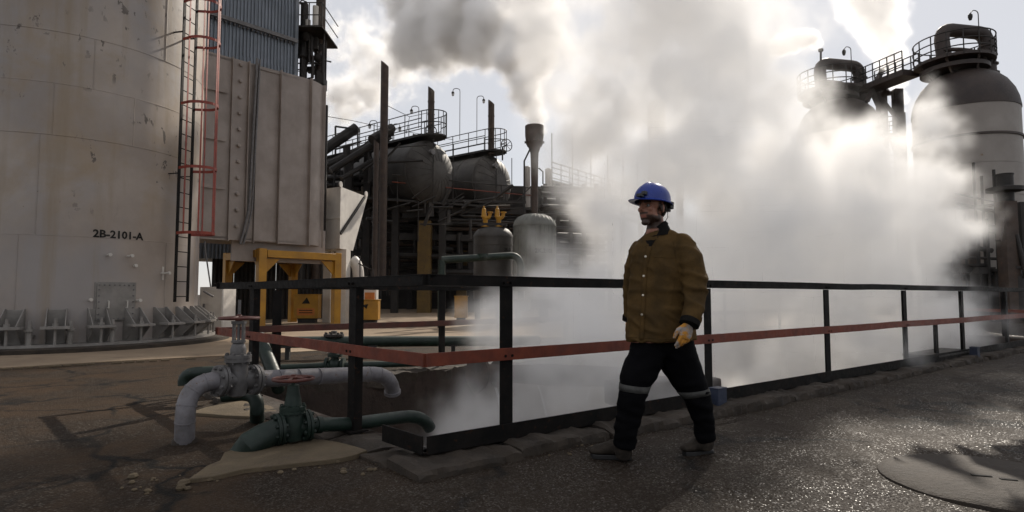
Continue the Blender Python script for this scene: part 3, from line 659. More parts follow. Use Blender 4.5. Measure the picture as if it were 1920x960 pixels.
for s, dd in ((cuts[1], .09), (cuts[2], .13), (cuts[3], .10), (cuts[4], .12), (cuts[5], .15), (cuts[6], .12)): skin(s - .012, s + .012, zb - .03, zt + .02, dd, .14, 'rib', M['duct'], 1)
for k in range(2): s = cuts[2] - .16 * k - .02
sb = (cuts[1] + cuts[2]) / 2
for k in range(11):
    z = at(433, 122 + k * 30.2, D0.y + du.y * sb).z; p_, n_ = duct_pt(sb); c = V((p_.x, p_.y, z)); m = MB(); m.lathe([(.085, .0), (.085, .02), (.06, .03), (.055, .09), (.0, .1)], 12, c, n_); m.build('bolt', M['duct'], duct)
m = MB(); cpts = []
for py in list(range(112, 440, 40)) + [440, 452, 458]:
    px = 468 - (py - 112) * .028 - max(0, (py - 400)) * .22; s = sat(px); p_, n_ = duct_pt(max(s, .02)); cpts.append(V((p_.x, p_.y, at(px, py, p_.y).z)) + n_ * .13)
m.tube(cpts, .045, 8); m.tube([q + du * .1 for q in cpts], .03, 8); m.build('cable', M['valve'], duct)
for py in (172, 262, 352):
    s0, s1 = -1.1, sat(415); p0, p1 = duct_pt(s0)[0], duct_pt(s1)[0]; z = at(400, py, p1.y).z; m = MB(); m.bar(V((p0.x, p0.y, z)) + dn * .07, V((p1.x, p1.y, z)) + dn * .07, .14, .02, ref=V((0, 0, 1)).cross(du)); m.build('stiffener', M['duct'], duct)
m = MB(); poly = [duct_pt(s)[0] for s in [-1.2 + (SM + 1.2) * i / 30 for i in range(31)]]; poly += [poly[-1] - du * 1.5, poly[0] - dn * 2.6]
m.prism([V((q.x, q.y, zb + .05)) for q in poly], (0, 0, .06)); m.prism([V((q.x, q.y, zt - .12)) for q in poly], (0, 0, .06)); m.bar(V((0, 0, (zt + zb) / 2)) + poly[-1], V((0, 0, (zt + zb) / 2)) + poly[0], .05, zt - zb - .2, ref=V((0, 0, 1))); m.build('casing', M['duct'], duct)
p_, n_ = duct_pt(LF + RD * 1.25); m = MB(); q = p_ + n_ * .1; m.bar(V((q.x, q.y, zb + .2)), V((q.x, q.y, zt - .5)), .12, .09); m.build('edge_post', M['dark'], duct)
p_, n_ = duct_pt(LF * .72); m = MB(); q = p_ - n_ * .3; m.bar(V((q.x, q.y, zb - .02)) - du * 1.4, V((q.x, q.y, zb - .02)) + du * 1.9, 1.2, .07, ref=V((0, 0, 1)).cross(du)); m.build('base_plate', M['duct'], duct)

yA, yB, yC, yD = at(487, 612, 20), at(629, 607, 22.2), at(424, 606, 22.2), at(548, 602, 24.2)
yf = thing('yellow_gantry', 'yellow steel portal frame carrying the pale duct', 'gantry', (yA.x, yA.y, 0)); zy = at(487, 466, 20).z
for q in (yA, yB, yC, yD): m = MB(); m.box((q.x, q.y, zy / 2), (.26, .26, zy), .8); m.build('post', M['yellow'], yf, bevel=.01)
for a, b in ((yA, yB), (yA, yC), (yC, yD), (yB, yD)):
    t = (b - a).normalized(); t.z = 0; m = MB(); m.bar(V((a.x, a.y, zy - .16)) + t * .13, V((b.x, b.y, zy - .16)) - t * .13, .24, .32, ref=V((0, 0, 1)).cross(t)); m.build('beam', M['yellow'], yf, bevel=.008)
    for s, q in ((1, a), (-1, b)):
        o_ = V((q.x, q.y, zy - .32)) + t * s * .13; nn = V((-t.y, t.x, 0)) * .02; m = MB(); m.prism([o_ - nn, o_ + t * s * .5 - nn, o_ - V((0, 0, .5)) - nn], nn * 2); m.build('gusset', M['yellow'], yf)
# dark sheeting behind the frame
def clad(name, label, cat, a, b, z0, z1, rows, pw, mat, depth=.06, ribs=4, band=True, kindparent=None):
    t = (b - a).normalized(); nn = V((t.y, -t.x, 0)); L = (b - a).length; r = thing(name, label, cat, (a.x, a.y, 0)); n = max(1, int(round(L / pw))); pw = L / n; hh = (z1 - z0) / rows
    for j in range(rows):
        for i in range(n):
            m = MB(); s = i * pw + .004; w_ = pw - .008; prof = []
            for k in range(ribs):
                x = s + w_ * k / ribs; d = w_ / ribs; prof += [(x, 0), (x + d * .45, 0), (x + d * .58, depth), (x + d * .87, depth)]
            prof.append((s + w_, 0)); za, zb2 = z0 + j * hh - .03, z0 + (j + 1) * hh; off = .02 * ((i + j) % 2) - .015 * j
            vs = [a + t * x + nn * (d + off) + V((0, 0, z)) for z in (za, zb2) for x, d in prof]; k = len(prof)
            m.add(vs, [(q, q + 1, k + q + 1, k + q) for q in range(k - 1)]); o = m.build('cladding_sheet', mat, r, smooth=0)
            sm_ = o.modifiers.new('thickness', 'SOLIDIFY'); sm_.thickness = .004
    return r, t, nn, L
a, b = at(360, 300, 23.0), at(549, 300, 26.0); a.z = b.z = 0
bw, t, nn, L = clad('clad_building', 'blue-grey corrugated sheet building rising behind the duct', 'building', a, b, 2.5, 19.0, 6, .58, M['bluegrey'])
zr = at(470, 53, 24.6).z
for zz in (zr, zr - 5.5):
    m = MB(); m.bar(a + nn * .16 + V((0, 0, zz)), b + nn * .16 + V((0, 0, zz)), .16, .10, ref=V((0, 0, 1)).cross(t)); m.build('rail_beam', M['valve'], bw)
    for k in range(22): q = a + t * (.15 + (L - .3) * k / 21) + V((0, 0, zz - .12)); m = MB(); m.bar(q, q + nn * .14, .05, .09); m.build('bracket', M['valve'], bw)
m = MB(); c = (a + b) / 2 - nn * 2.6; m.bar(V((c.x, c.y, 2.6)), V((c.x, c.y, 18.9)), L - .1, 5, ref=-t.cross(V((0, 0, 1)))); m.build('wall', M['bluegrey'], bw)
m = MB(); q = b + nn * .1; m.bar(V((q.x, q.y, 2.5)), V((q.x, q.y, 19)), .1, .1); m.build('corner_trim', M['bluegrey'], bw)
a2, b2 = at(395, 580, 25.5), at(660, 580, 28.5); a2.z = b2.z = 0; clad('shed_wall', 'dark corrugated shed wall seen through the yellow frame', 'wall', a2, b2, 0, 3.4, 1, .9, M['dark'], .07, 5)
# dark pipe tower right of the clad building
q = at(578, 300, 27); tw = thing('pipe_tower', 'dark steel tower of pipes and platforms beside the corrugated building', 'tower', (q.x, q.y, 0))
def col(px, Z, r, y0, y1, mat=M['dark'], nm='column', par=tw):
    z0, z1 = at(px, y0, Z).z, at(px, y1, Z).z; c = at(px, 300, Z); m = MB(); m.tube([(c.x, c.y, z0), (c.x, c.y, z1)], r, 12); return m.build(nm, mat, par)
col(565, 27, .17, 540, 8); col(596, 27.6, .22, 540, -120, M['brownsteel']); col(552, 27, .07, 540, -100); col(547, 26.8, .05, 540, -120, M['brownsteel'])
col(572, 26.9, .12, 55, 38, M['white'], 'vessel'); col(586, 27, .13, 58, 12, M['white'], 'vessel'); col(607, 27.5, .05, 540, 60)
for k in range(26):
    x = random.uniform(552, 606); y = random.uniform(62, 165) if x > 585 else random.uniform(62, 118); c = at(x, y, 26.7 + random.uniform(0, 1.4)); m = MB()
    if k % 3: m.box(c, (random.uniform(.15, .5), random.uniform(.2, .5), random.uniform(.15, .6)))
    else: m.lathe([(.12, -.25), (.2, -.2), (.2, .2), (.12, .25)], 10, c, V((random.choice((0, 1)), .2, random.choice((0, 1)) + .1)))
    m.build('valve_block', M['dark'], tw)
for k in range(16):
    x = random.uniform(548, 608); y = random.uniform(58, 110); c, e = at(x, y, 26.8), at(x + random.uniform(-5, 5), y + random.uniform(15, 60), 27); m = MB(); m.tube([c, V((c.x, c.y, e.z)), V((e.x + random.uniform(-.4, .4), e.y, e.z))], random.choice((.025, .04, .07)), 6); m.build('riser', M['dark'], tw)
z = at(580, 65, 27).z; m = MB(); m.box((at(580, 65, 27).x, 27.3, z), (1.7, 2.4, .08)); m.build('platform', M['dark'], tw)
for h in (.5, 1.05): m = MB(); c = at(580, 65, 27).x; m.tube([(c - .85, 26.1, z + h), (c + .85, 26.1, z + h), (c + .85, 28.5, z + h)], .025, 6); m.build('handrail', M['dark'], tw)
for dx in (-.85, -.28, .28, .85): m = MB(); m.tube([(c + dx, 26.1, z), (c + dx, 26.1, z + 1.05)], .025, 6); m.build('rail_post', M['dark'], tw)
m = MB(); m.tube(arc(at(563, 8, 27), at(563, -4, 27), at(572, 3, 27)) + arc(at(574, 3, 27), at(578, 6, 27), at(577, 30, 27)), .03, 6); m.build('vent_pipe', M['dark'], tw)
for y in (118, 130, 108, 150): m = MB(); m.tube([at(547, y, 26.8), at(606, y + 3, 27.4)], .03, 6); m.build('cross_pipe', M['dark'], tw)

# white hopper with one sunlit side
hA, hB = at(601, 400, 23.2), at(638, 400, 22.6); zt1, zb1 = at(638, 350, 22.6).z, at(638, 466, 22.6).z; nr = V((.10, .995, 0))
hp = thing('hopper', 'pale steel hopper with a sunlit tapering side and a diagonal brace right of the duct', 'hopper', (hB.x, hB.y, 0))
e1 = at(689, 358, 24.9); W = V((e1.x - hB.x, e1.y - hB.y, 0)); lo = at(662, 466, 23.7); W2 = V((lo.x - hB.x, lo.y - hB.y, 0))
def at0(q, z): return V((q.x, q.y, z))
A_, B_ = V((hA.x, hA.y, 0)), V((hB.x, hB.y, 0)); m = MB()
top = [at0(A_, zt1), at0(B_, zt1), at0(B_ + W, zt1 - .02), at0(A_ + W, zt1)]; bot = [at0(A_, zb1), at0(B_, zb1), at0(B_ + W2, zb1), at0(A_ + W2, zb1)]
m.add(top + bot, [(0, 1, 2, 3), (7, 6, 5, 4), (0, 4, 5, 1), (1, 5, 6, 2), (2, 6, 7, 3), (3, 7, 4, 0)]); m.build('bin', M['white'], hp)
m = MB(); so_ = V((W.y, -W.x, 0)).normalized() * .03; m.bar(at0(B_, zb1 + .55) + so_, at0(B_ + W * .86, zt1 - .08) + so_, .10, .06, ref=so_); m.build('brace', M['dark'], hp)
m = MB(); m.bar(at0(A_, (zt1 + zb1) / 2) - nr * .02, at0(B_, (zt1 + zb1) / 2) - nr * .02, .03, .05); m.build('seam', M['white'], hp)
for q in (B_, B_ + W * .95): m = MB(); m.lathe([(.05, -.02), (.12, -.02), (.12, .02), (.05, .02)], 14, at0(q, zt1 + .08), so_); m.build('lifting_lug', M['white'], hp)
m = MB(); q = B_ + W * .22; m.box((q.x - .1, q.y, zb1 / 2), (.4, .45, zb1), -.1); m.build('leg', M['white'], hp)
q = A_ + W * .3; m = MB(); m.box((q.x, q.y, zb1 / 2), (.3, .3, zb1), -.1); m.build('leg', M['white'], hp)

# yellow boxes
def ybox(label, x0, y0, x1, y1, Z, plate=True, dx=.25):
    a, b = at(x0, y1, Z), at(x1, y0, Z); q = (a + b) / 2; r = thing('yellow_box', label, 'box', (q.x, Z, 0), 'yellow boxes below the steelwork'); wd, h = b.x - a.x, b.z - a.z
    m = MB(); m.box((q.x, Z + .2, q.z), (wd, .4, h)); m.build('case', M['yellow'], r, bevel=.012)
    m = MB(); m.box((q.x, Z + .19, b.z + .015), (wd + .05, .44, .03)); m.build('lid', M['yellow'], r, bevel=.008)
    m = MB(); m.box((q.x, Z + .22, a.z / 2), (wd * .7, .3, a.z)); m.build('stand', M['dark'], r)
    if plate:
        t0 = q.z + h * .2; s = wd * .17; m = MB(); m.prism([(q.x - s, Z - .006, t0 - s * .4), (q.x + s, Z - .006, t0 - s * .4), (q.x + s * .2, Z - .006, t0 + s * 1.1)], (0, .01, 0)); m.build('hazard_symbol', M['stencil'], r)
        m = MB(); m.box((q.x, Z - .003, q.z - h * .22), (wd * .72, .012, h * .3)); pl_ = m.build('notice_plate', M['orange'], r)
        for k in range(2): m = MB(); m.box((q.x, Z - .011, q.z - h * (.16 + .1 * k)), (wd * .55, .006, h * .035)); m.build('text_line', M['stencil'], pl_)
    return r
ybox('yellow steel box with a black symbol and orange plate inside the yellow frame', 550, 553, 597, 597, 23.2)
r = ybox('yellow box on a black stand right of the hopper leg', 676, 563, 709, 600, 22.5, False); a = at(684, 572, 22.49); m = MB(); m.prism([a + V((-.1, 0, 0)), a + V((.12, 0, .03)), a + V((.06, 0, -.14))], (0, .02, 0)); m.build('hazard_symbol', M['stencil'], r)
a = at(692, 556, 22.6); m = MB(); m.box((a.x, a.y + .1, a.z), (.36, .04, .3)); m.build('notice_plate', M['orange'], r)
ybox('plain yellow box farther right, partly behind the steam', 852, 556, 876, 596, 25, False)
# white bent cowl and small rail by the hopper
cw = thing('pipe_cowl', 'small white bent duct and pipe railing at ground level behind the top rail', 'duct', at(668, 600, 23.5)); m = MB(); m.tube(arc(at(660, 488, 23.6), at(672, 492, 23.6), at(672, 520, 23.6)), .22, 12); m.tube([at(672, 520, 23.6), at(673, 590, 23.6)], .16, 12); m.build('duct_bend', M['white'], cw)
for pts in ([at(662, 480, 23), at(675, 480, 23), at(675, 560, 23)], [at(672, 494, 23), at(690, 503, 23), at(700, 505, 23), at(701, 540, 23)]): m = MB(); m.tube(pts, .025, 6); m.build('handrail', M['dark'], cw)
m = MB(); q = at(694, 552, 23.4); m.box((q.x, q.y, q.z), (.55, .4, 1.35)); m.build('tank_box', M['white'], cw, bevel=.02)

# ------------------------------------------------------------------ the drums, their walkways and the rack below
K = 1.33; at_near = at
def at(px, py, Z): return at_near(px, py, Z * K)
DA = V((-.78, .626, 0)); DB = V((.626, .78, 0)); UP = V((0, 0, 1))
def drum(px, py, Z, label, r=1.43 * K, L=7.5 * K):
    c = at(px, py, Z); d = thing('pressure_drum', label, 'drum', c, None)
    m = MB(); m.lathe([(r, .02), (r, L)], 40, c, DA); m.build('shell', M['drum'], d)
    m = MB(); m.lathe([(a_, z_ * K) for a_, z_ in ((0, -.62), (.25 * r, -.61), (.5 * r, -.54), (.72 * r, -.4), (.88 * r, -.22), (.97 * r, -.04), (r + .015, .1), (r + .015, .14), (r - .02, .14))], 40, c, DA)
    o = m.build('dished_head', M['drum'], d, smooth=60)
    m = MB()                                                                    # seams of the lagging segments on the head
    u, w_ = frame(DA)
    for k in range(20):
        a = 2 * pi * k / 20; dr = u * cos(a) + w_ * sin(a)
        m.tube([c + DA * z * K + dr * rr for rr, z in ((.3 * r, -.615), (.5 * r, -.55), (.72 * r, -.41), (.88 * r, -.23), (.97 * r, -.05))], .012, 4)
    m.build('lagging_seam', M['drum'], d)
    for s in (1.6, 3.4, 5.3, 7.2, 9.0): m = MB(); m.lathe([(r - .01, s - .04), (r + .02, s - .03), (r + .02, s + .03), (r - .01, s + .04)], 40, c, DA); m.build('band', M['drum'], d)
    for s in (1.0, 5.5): m = MB(); q = c + DA * s; m.bar(V((q.x, q.y, c.z - r - .7)), V((q.x, q.y, c.z - .5)), .4, 2.3, ref=DA); m.build('saddle', M['dark'], d)
    q = c - DA * .8 + UP * 1.0 - DB * .66; m = MB(); m.lathe([(.17, -.02), (.17, .16), (0, .18)], 12, q, -DA); m.build('flood_lamp', M['valve'], d)
    for s in (-.3, .55): m = MB(); q = c - DA * .88 + DB * s * r; m.tube([q + UP * (r * .95), q - UP * r * 1.05], .03, 6); m.build('ladder_rail', M['dark'], d)
    return c, d
c1, d1 = drum(806, 324, 27, 'left grey pressure drum with a dished end under the walkways')
c2, d2 = drum(922, 345, 30.5, 'right grey pressure drum, partly hidden by the ends of the vent pipes')
def walkway(c, label, s0, s1, wid=1.6, h=1.4, r=1.43 * K):
    z = c.z + r + .22; o = thing('walkway', label, 'walkway', (c.x, c.y, z)); m = MB(); a, b = c + DA * s0, c + DA * s1
    m.bar(V((a.x, a.y, z)), V((b.x, b.y, z)), wid, .14); m.build('deck', M['dark'], o)
    for s in (-1, 1):
        A, B = at0(a + DB * s * wid / 2, z), at0(b + DB * s * wid / 2, z)
        for k in (.35, .7, 1.0): m = MB(); m.tube([A + UP * h * k, B + UP * h * k], .028, 6); m.build('handrail', M['dark'], o)
        n = int((b - a).length / 1.3)
        for k in range(n + 1): q = A.lerp(B, k / n); m = MB(); m.tube([q, q + UP * h], .028, 6); m.build('rail_post', M['dark'], o)
    q0 = at0(a, z); arcp = [q0 + DB * (wid / 2 * sin(t)) - DA * (wid * .62 * cos(t)) for t in [-pi / 2 + pi * k / 8 for k in range(9)]]
    for k in (.5, 1.0): m = MB(); m.tube([p_ + UP * h * k for p_ in arcp], .03, 6); m.build('round_rail', M['dark'], o)
    for p_ in arcp[1:-1]: m = MB(); m.tube([p_ - UP * .1, p_ + UP * h], .025, 6); m.build('rail_post', M['dark'], o)
    m = MB(); m.prism([p_ - UP * .07 for p_ in arcp], UP * .1); m.build('end_deck', M['dark'], o)
    return o
walkway(c1, 'railed steel walkway on top of the left drum', -.1, 10)
walkway(c2, 'railed steel walkway on top of the right drum', -.1, 7.3)
def valve_wheel(px, py, Z, r): 
    r *= K; c = at(px, py, Z); o = thing('valve_wheel', 'round handwheel standing on edge beside the right drum' if px > 900 else 'round handwheel at the foot of the middle vent pipe', 'valve wheel', c); m = MB(); ax = V((.5, -.85, 0)).normalized(); u, w_ = frame(ax)
    m.tube([c + (u * cos(k * pi / 8) + w_ * sin(k * pi / 8)) * r for k in range(17)], .03, 6, caps=False); m.build('rim', M['dark'], o)
    for k in range(4): a = k * pi / 4; m = MB(); e = (u * cos(a) + w_ * sin(a)) * r; m.tube([c - e, c + e], .018, 5); m.build('spoke', M['dark'], o)
    m = MB(); m.tube([c, c - ax * .6], .04, 8); m.tube([c - ax * .55, c - ax * .55 - UP * .9], .05, 8); m.build('spindle', M['dark'], o)
valve_wheel(808, 246, 27.2, .28); valve_wheel(950, 272, 29.6, .3)
def vent(px, w_, y0, y1, Z, label, mat=M['brownsteel']):
    r = w_ / 2 * Z * K / F; c, t = at(px, y1, Z), at(px, y0, Z); Z = c.y; o = thing('vent_pipe', label, 'pipe', c); m = MB(); n = 16; vs = []
    for z, cut in ((c.z, 0), (t.z - r * 1.6, 1)):
        for k in range(n): a = 2 * pi * k / n; vs.append(V((c.x + r * cos(a), Z + r * sin(a), z + cut * r * 1.6 * (1 - cos(a)) * .5)))
    m.add(vs, [(k, (k + 1) % n, n + (k + 1) % n, n + k) for k in range(n)] + [tuple(range(n, 2 * n))]); m.build('pipe_body', mat, o)
    for f_ in (.2, .45, .7): z = c.z + (t.z - c.z) * f_; m = MB(); m.lathe([(r, z - .03), (r + .02, z - .03), (r + .02, z + .03), (r, z + .03)], n, (c.x, Z, 0)); m.build('band', mat, o)
vent(716, 15, 114, 545, 25, 'tallest brown vent pipe with a slanted open top, rising from the ground'); vent(808, 12.5, 162, 258, 27.6, 'middle vent pipe with a slanted top above the left drum'); vent(921, 12, 187, 290, 30.2, 'right vent pipe with a slanted top above the right drum')
vent(488 + 214, 10, 262, 545, 24.2, 'slim brown pipe standing left of the tallest vent pipe'); vent(778, 8, 250, 262, 28, 'small stub vent on the left drum')
def lamp(px, py0, py1, Z, side, label, arm=.45):
    b, t = at(px, py1, Z), at(px, py0, Z); o = thing('gooseneck_lamp', label, 'lamp', b, 'gooseneck lamps on the plant'); h = t.z - b.z; m = MB()
    m.tube([b, b + UP * (h - .25)] + arc(b + UP * (h - .2), b + UP * h, b + V((side * arm * .5, 0, h)), 4) + arc(b + V((side * arm * .6, 0, h)), b + V((side * arm, 0, h)), b + V((side * arm, 0, h - .18)), 4), .022, 6); m.build('pole', M['dark'], o)
    e = b + V((side * arm, 0, h - .18)); m = MB(); m.lathe([(.03, 0), (.09, -.06), (.10, -.14), (.085, -.16)], 12, e); m.build('shade', M['dark'], o)
    m = MB(); m.lathe([(.08, -.15), (.09, -.22), (.06, -.3), (0, -.32)], 12, e); m.build('globe', M['bulbglass'], o)
lamp(862, 166, 262, 29, -1, 'gooseneck lamp above the round end of the left drum walkway'); lamp(785, 199, 240, 28, -1, 'gooseneck lamp left of the middle vent pipe'); lamp(894, 180, 272, 30, 1, 'gooseneck lamp left of the right vent pipe, head turned right')
lamp(707, 226, 262, 27, -1, 'low gooseneck lamp just left of the tallest vent pipe'); lamp(736, 232, 272, 29, 1, 'low gooseneck lamp just right of the tallest vent pipe')
def cable(label, pts): m = MB(); m.tube(pts, .018, 5); tag(m.build('overhead_cable', M['dark']), label, 'cable')
cable('black overhead cable sloping from the duct to the tall vent pipe', [at(606, 217, 24), at(660, 226, 26), at(705, 236, 28), at(775, 249, 30), at(850, 262, 32)])
cable('thin overhead cable between the tall and the middle vent pipes', [at(724, 197, 25.5), at(768, 219, 27), at(762, 250, 27.6)]); cable('thin cable running to the middle vent pipe from the left', [at(768, 219, 27), at(805, 211, 27.5)])
# steel rack with pipes
k0 = at(690, 560, 25.5); rack = thing('pipe_rack', 'dark steel rack crowded with pipes below the two drums', 'pipe rack', (k0.x, k0.y, 0))
def rb(px0, py0, Z0, px1, py1, Z1, wd, ht, nm='beam', mt=M['dark']): m = MB(); m.bar(at(px0, py0, Z0), at(px1, py1, Z1), wd * K, ht * K); return m.build(nm, mt, rack)
def rcol(px, Z, wd, y0, mt=M['dark']): t = at(px, y0, Z); m = MB(); m.box((t.x, t.y, t.z / 2), (wd * K, wd * K, t.z)); return m.build('column', mt, rack)
for px, Z, y0 in ((655, 26, 300), (690, 27, 285), (742, 27, 380), (830, 27.5, 390), (885, 28.5, 395), (945, 30, 400), (985, 30, 395), (690, 33, 280), (770, 34, 390), (860, 35, 390), (950, 36, 380), (1010, 34, 390)): rcol(px, Z, .3, y0)
rcol(797, 27.4, .58, 415, M['dullyellow']); rcol(866, 30.5, .5, 470, M['dullyellow'])
for y, Z, h in ((388, 27, .35), (395, 30, .3), (441, 27, .28), (472, 28, .22), (500, 29, .2), (350, 33, .3), (372, 26.5, .12)): rb(640, y, Z, 985, y + 8, Z + 2, .25, h)
for k in range(90):
    y = random.uniform(385, 545); Z = random.uniform(27.5, 35); x0 = random.uniform(640, 850); x1 = x0 + random.uniform(60, 260); r = random.choice((.05, .07, .09, .13, .18))
    pts = [at(x0, y, Z), at(min(x1, 1020), y + random.uniform(-3, 6), Z)]
    if random.random() < .5: e = pts[-1]; pts += [e + V((.1, 0, -.12)), e + V((.1, 0, -random.uniform(.8, 2.2)))]
    m = MB(); m.tube(pts, r, 8); m.build('pipe_run', random.choice((M['dark'], M['dark'], M['dark'], M['brownsteel'])), rack)
for k in range(40):
    x = random.uniform(640, 1010); Z = random.uniform(28, 34); m = MB(); y = random.uniform(400, 470); m.tube([at(x, y, Z), at(x, y + random.uniform(50, 130), Z)], random.choice((.05, .08, .12)), 8); m.build('riser', random.choice((M['dark'], M['dark'], M['brownsteel'])), rack)
for x0, y0, Z0, x1, y1, Z1, r in ((590, 293, 26, 668, 240, 27, .24), (596, 318, 25.5, 720, 262, 27, .2), (620, 320, 25, 735, 248, 26, .15), (640, 335, 25, 700, 300, 26, .1), (650, 275, 26, 652, 350, 26, .16), (612, 335, 27, 720, 330, 27.5, .12), (600, 348, 27, 730, 344, 27.5, .1), (612, 352, 28, 640, 300, 28, .12), (697, 262, 25, 735, 240, 26, .2)):
    m = MB(); m.tube([at(x0, y0, Z0), at(x1, y1, Z1)], r * K, 10); m.build('pipe_run', M['dark'], rack)
for pts in ([(629, 290), (629, 237), (671, 243), (671, 292)], [(612, 330), (612, 296), (690, 275), (690, 340)]): m = MB(); q = [at(x, y, 26.5) for x, y in pts]; [m.bar(a, b, .09, .09) for a, b in zip(q, q[1:])]; m.build('portal', M['dark'], rack)
for k in range(60):                                                              # the tangle left of and below the drums
    if k % 2: x, y, Z = random.uniform(612, 725), random.uniform(275, 350), random.uniform(25, 28)
    else: x, y, Z = random.uniform(640, 990), random.uniform(372, 425), random.uniform(24.6, 25.4)
    c = at(x, y, Z); e = random.choice((V((random.uniform(.6, 3.5), random.uniform(0, 1), random.uniform(-.2, .5))), V((0, 0, -random.uniform(.5, 2.2))), V((random.uniform(.4, 1.5), 0, random.uniform(.3, 1.2))))); m = MB(); m.tube([c, c + e], random.choice((.03, .05, .07, .1)), 6); m.build('pipe_run', M['dark'], rack)
for k in range(7): x = 618 + 13 * k; m = MB(); m.box(at(x, 318 + (k * 37) % 30, 27.5), (.35, .5, random.uniform(.4, .9))); m.build('valve_block', M['dark'], rack)
for y in (331, 345): m = MB(); m.tube([at(735, y - 4, 25.8), at(850, y + 8, 27.3), at(1000, y + 22, 29.5)], .035, 6); m.build('guard_rail', M['redrail' if y > 340 else 'dark'], rack)
for x in (745, 790, 835, 890, 940, 985): m = MB(); m.tube([at(x, 328 + (x - 735) * .09, 26 + (x - 735) / 75), at(x, 382, 26 + (x - 735) / 75)], .035, 6); m.build('guard_post', M['dark'], rack)
m = MB(); a, b = at(640, 385, 26.3), at(1000, 392, 30.5); a.z = b.z = at(800, 386, 28).z; m.bar(a, b, 3, .12, ref=None); m.build('deck', M['dark'], rack)
a, b = at(560, 540, 34), at(1130, 540, 36); a.z = b.z = 0; bk = thing('light_block_wall', 'dark wall added behind the pipe rack to block the light', 'building', (a.x, a.y, 0)); t = (b - a).normalized(); n = 16; zt_ = at(800, 352, 35).z  # added backdrop that keeps light from coming through the rack
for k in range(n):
    m = MB(); q0, q1 = a.lerp(b, k / n), a.lerp(b, (k + .999) / n); m.bar(q0 + UP * zt_ / 2, q1 + UP * zt_ / 2, .15 + .05 * (k % 2), zt_, ref=UP); m.build('block_panel', M['dark'], bk)
m = MB(); m.bar(a + UP * (zt_ + .1) + V((0, 3, 0)), b + UP * (zt_ + .1) + V((0, 3, 0)), 6.4, .2); m.build('block_top', M['dark'], bk)

at = at_near
# ------------------------------------------------------------------ lettered vessels and the steaming vent
def vessel(px0, px1, ytop, Z, label, cat, txt, tpx, tpy, ts, mat=M['vessel'], ribbed=True):
    a, b = at(px0, 450, Z), at(px1, 450, Z); r = (b.x - a.x) / 2; cx = (a.x + b.x) / 2; z1 = at((px0 + px1) / 2, ytop, Z).z; v = thing('vessel', label, cat, (cx, Z, 0)); zs = z1 - r * .55
    m = MB(); m.lathe([(r, .9), (r, zs)], 40, (cx, Z, 0)); m.build('shell', mat, v)
    m = MB(); m.lathe([(r + .02, zs - .05), (r + .02, zs + .02), (r * .95, zs + .2 * r), (r * .8, zs + .36 * r), (r * .55, zs + .48 * r), (r * .25, zs + .54 * r), (0, zs + .55 * r)], 40, (cx, Z, 0)); m.build('domed_top', mat, v, smooth=60)
    if ribbed:
        m = MB()
        for k in range(28):
            a_ = 2 * pi * k / 28; e = V((cos(a_), sin(a_), 0)); m.tube([V((cx, Z, 0)) + e * rr * r + UP * z for rr, z in ((1.012, .9), (1.012, zs), (.96, zs + .2 * r), (.81, zs + .36 * r), (.56, zs + .48 * r), (.26, zs + .54 * r))], .012, 4)
        m.build('lagging_seam', mat, v)
    for k in range(4): z = 1.2 + (zs - 1.2) * k / 3.6; m = MB(); m.lathe([(r, z), (r + .02, z), (r + .02, z + .07), (r, z + .07)], 40, (cx, Z, 0)); m.build('band', mat, v)
    for k in range(3): a_ = 2 * pi * k / 3 - 1.2; m = MB(); m.box((cx + r * .8 * cos(a_), Z + r * .8 * sin(a_), .5), (.22, .22, 1.0)); m.build('leg', M['dark'], v)
    vs, fs = text_mesh(txt, ts); k = (tpx - 960) / F; fc = min([i * .003 for i in range(-100, 1150)], key=lambda f: abs((cx + r * sin(f - 1.5)) / (Z - r * cos(f - 1.5)) - k)) - 1.5; z = at(tpx, tpy, Z - r * .8).z
    m = MB(); R2 = r + .03; m.add([(cx + R2 * sin(fc + x.x / r), Z - R2 * cos(fc + x.x / r), z + x.y) for x in vs], fs); m.build('lettering', M['stencil'], v, smooth=0); return v, cx, r, z1
v1, cx, r, z1 = vessel(963, 1042, 401, 24, 'grey lagged vessel lettered 2K.2103 under the steaming cup-topped vent', 'vessel', '2K.2103', 1021, 474, .22)
ch = thing('steam_vent', 'brown vent pipe with a cup-shaped top blowing steam above the lettered vessel', 'vent', (cx, 24, z1)); zt1, zt0 = at(1003, 236, 24).z, at(1003, 268, 24).z
m = MB(); m.lathe([(.125, z1 - .05), (.15, zt0 - .75), (.165, zt0 - .4), (.27, zt0 - .12)], 20, (cx, 24, 0)); m.build('stem', M['brownsteel'], ch)
m = MB(); m.lathe([(.29, zt0 - .14), (.36, zt0 + .02), (.345, zt0 + .06), (.37, zt0 + .28), (.375, zt1 - .02), (.36, zt1), (.33, zt1), (.32, zt0 + .2), (.0, zt0 + .1)], 24, (cx, 24, 0)); m.build('cup', M['brownsteel'], ch)
for k in range(10): a_ = k * pi / 5; m = MB(); m.tube([(cx + .37 * cos(a_), 24 + .37 * sin(a_), zt0 - .02), (cx + .37 * cos(a_), 24 + .37 * sin(a_), zt0 + .07)], .025, 6); m.build('bolt', M['brownsteel'], ch)
m = MB(); m.tube([at(996, 275, 23.9), at(983, 302, 23.8), at(983, 400, 23.8)], .035, 6); m.tube([at(1010, 315, 24), at(1018, 322, 24), at(1018, 345, 24)], .03, 6); m.build('drain_pipe', M['dark'], ch)
v2, cx2, r2, z2 = vessel(888, 961, 424, 25.5, 'pale rust-stained vessel carrying the yellow relief valves', 'vessel', '2K-21', 952, 470, .17, M['drum'], False)
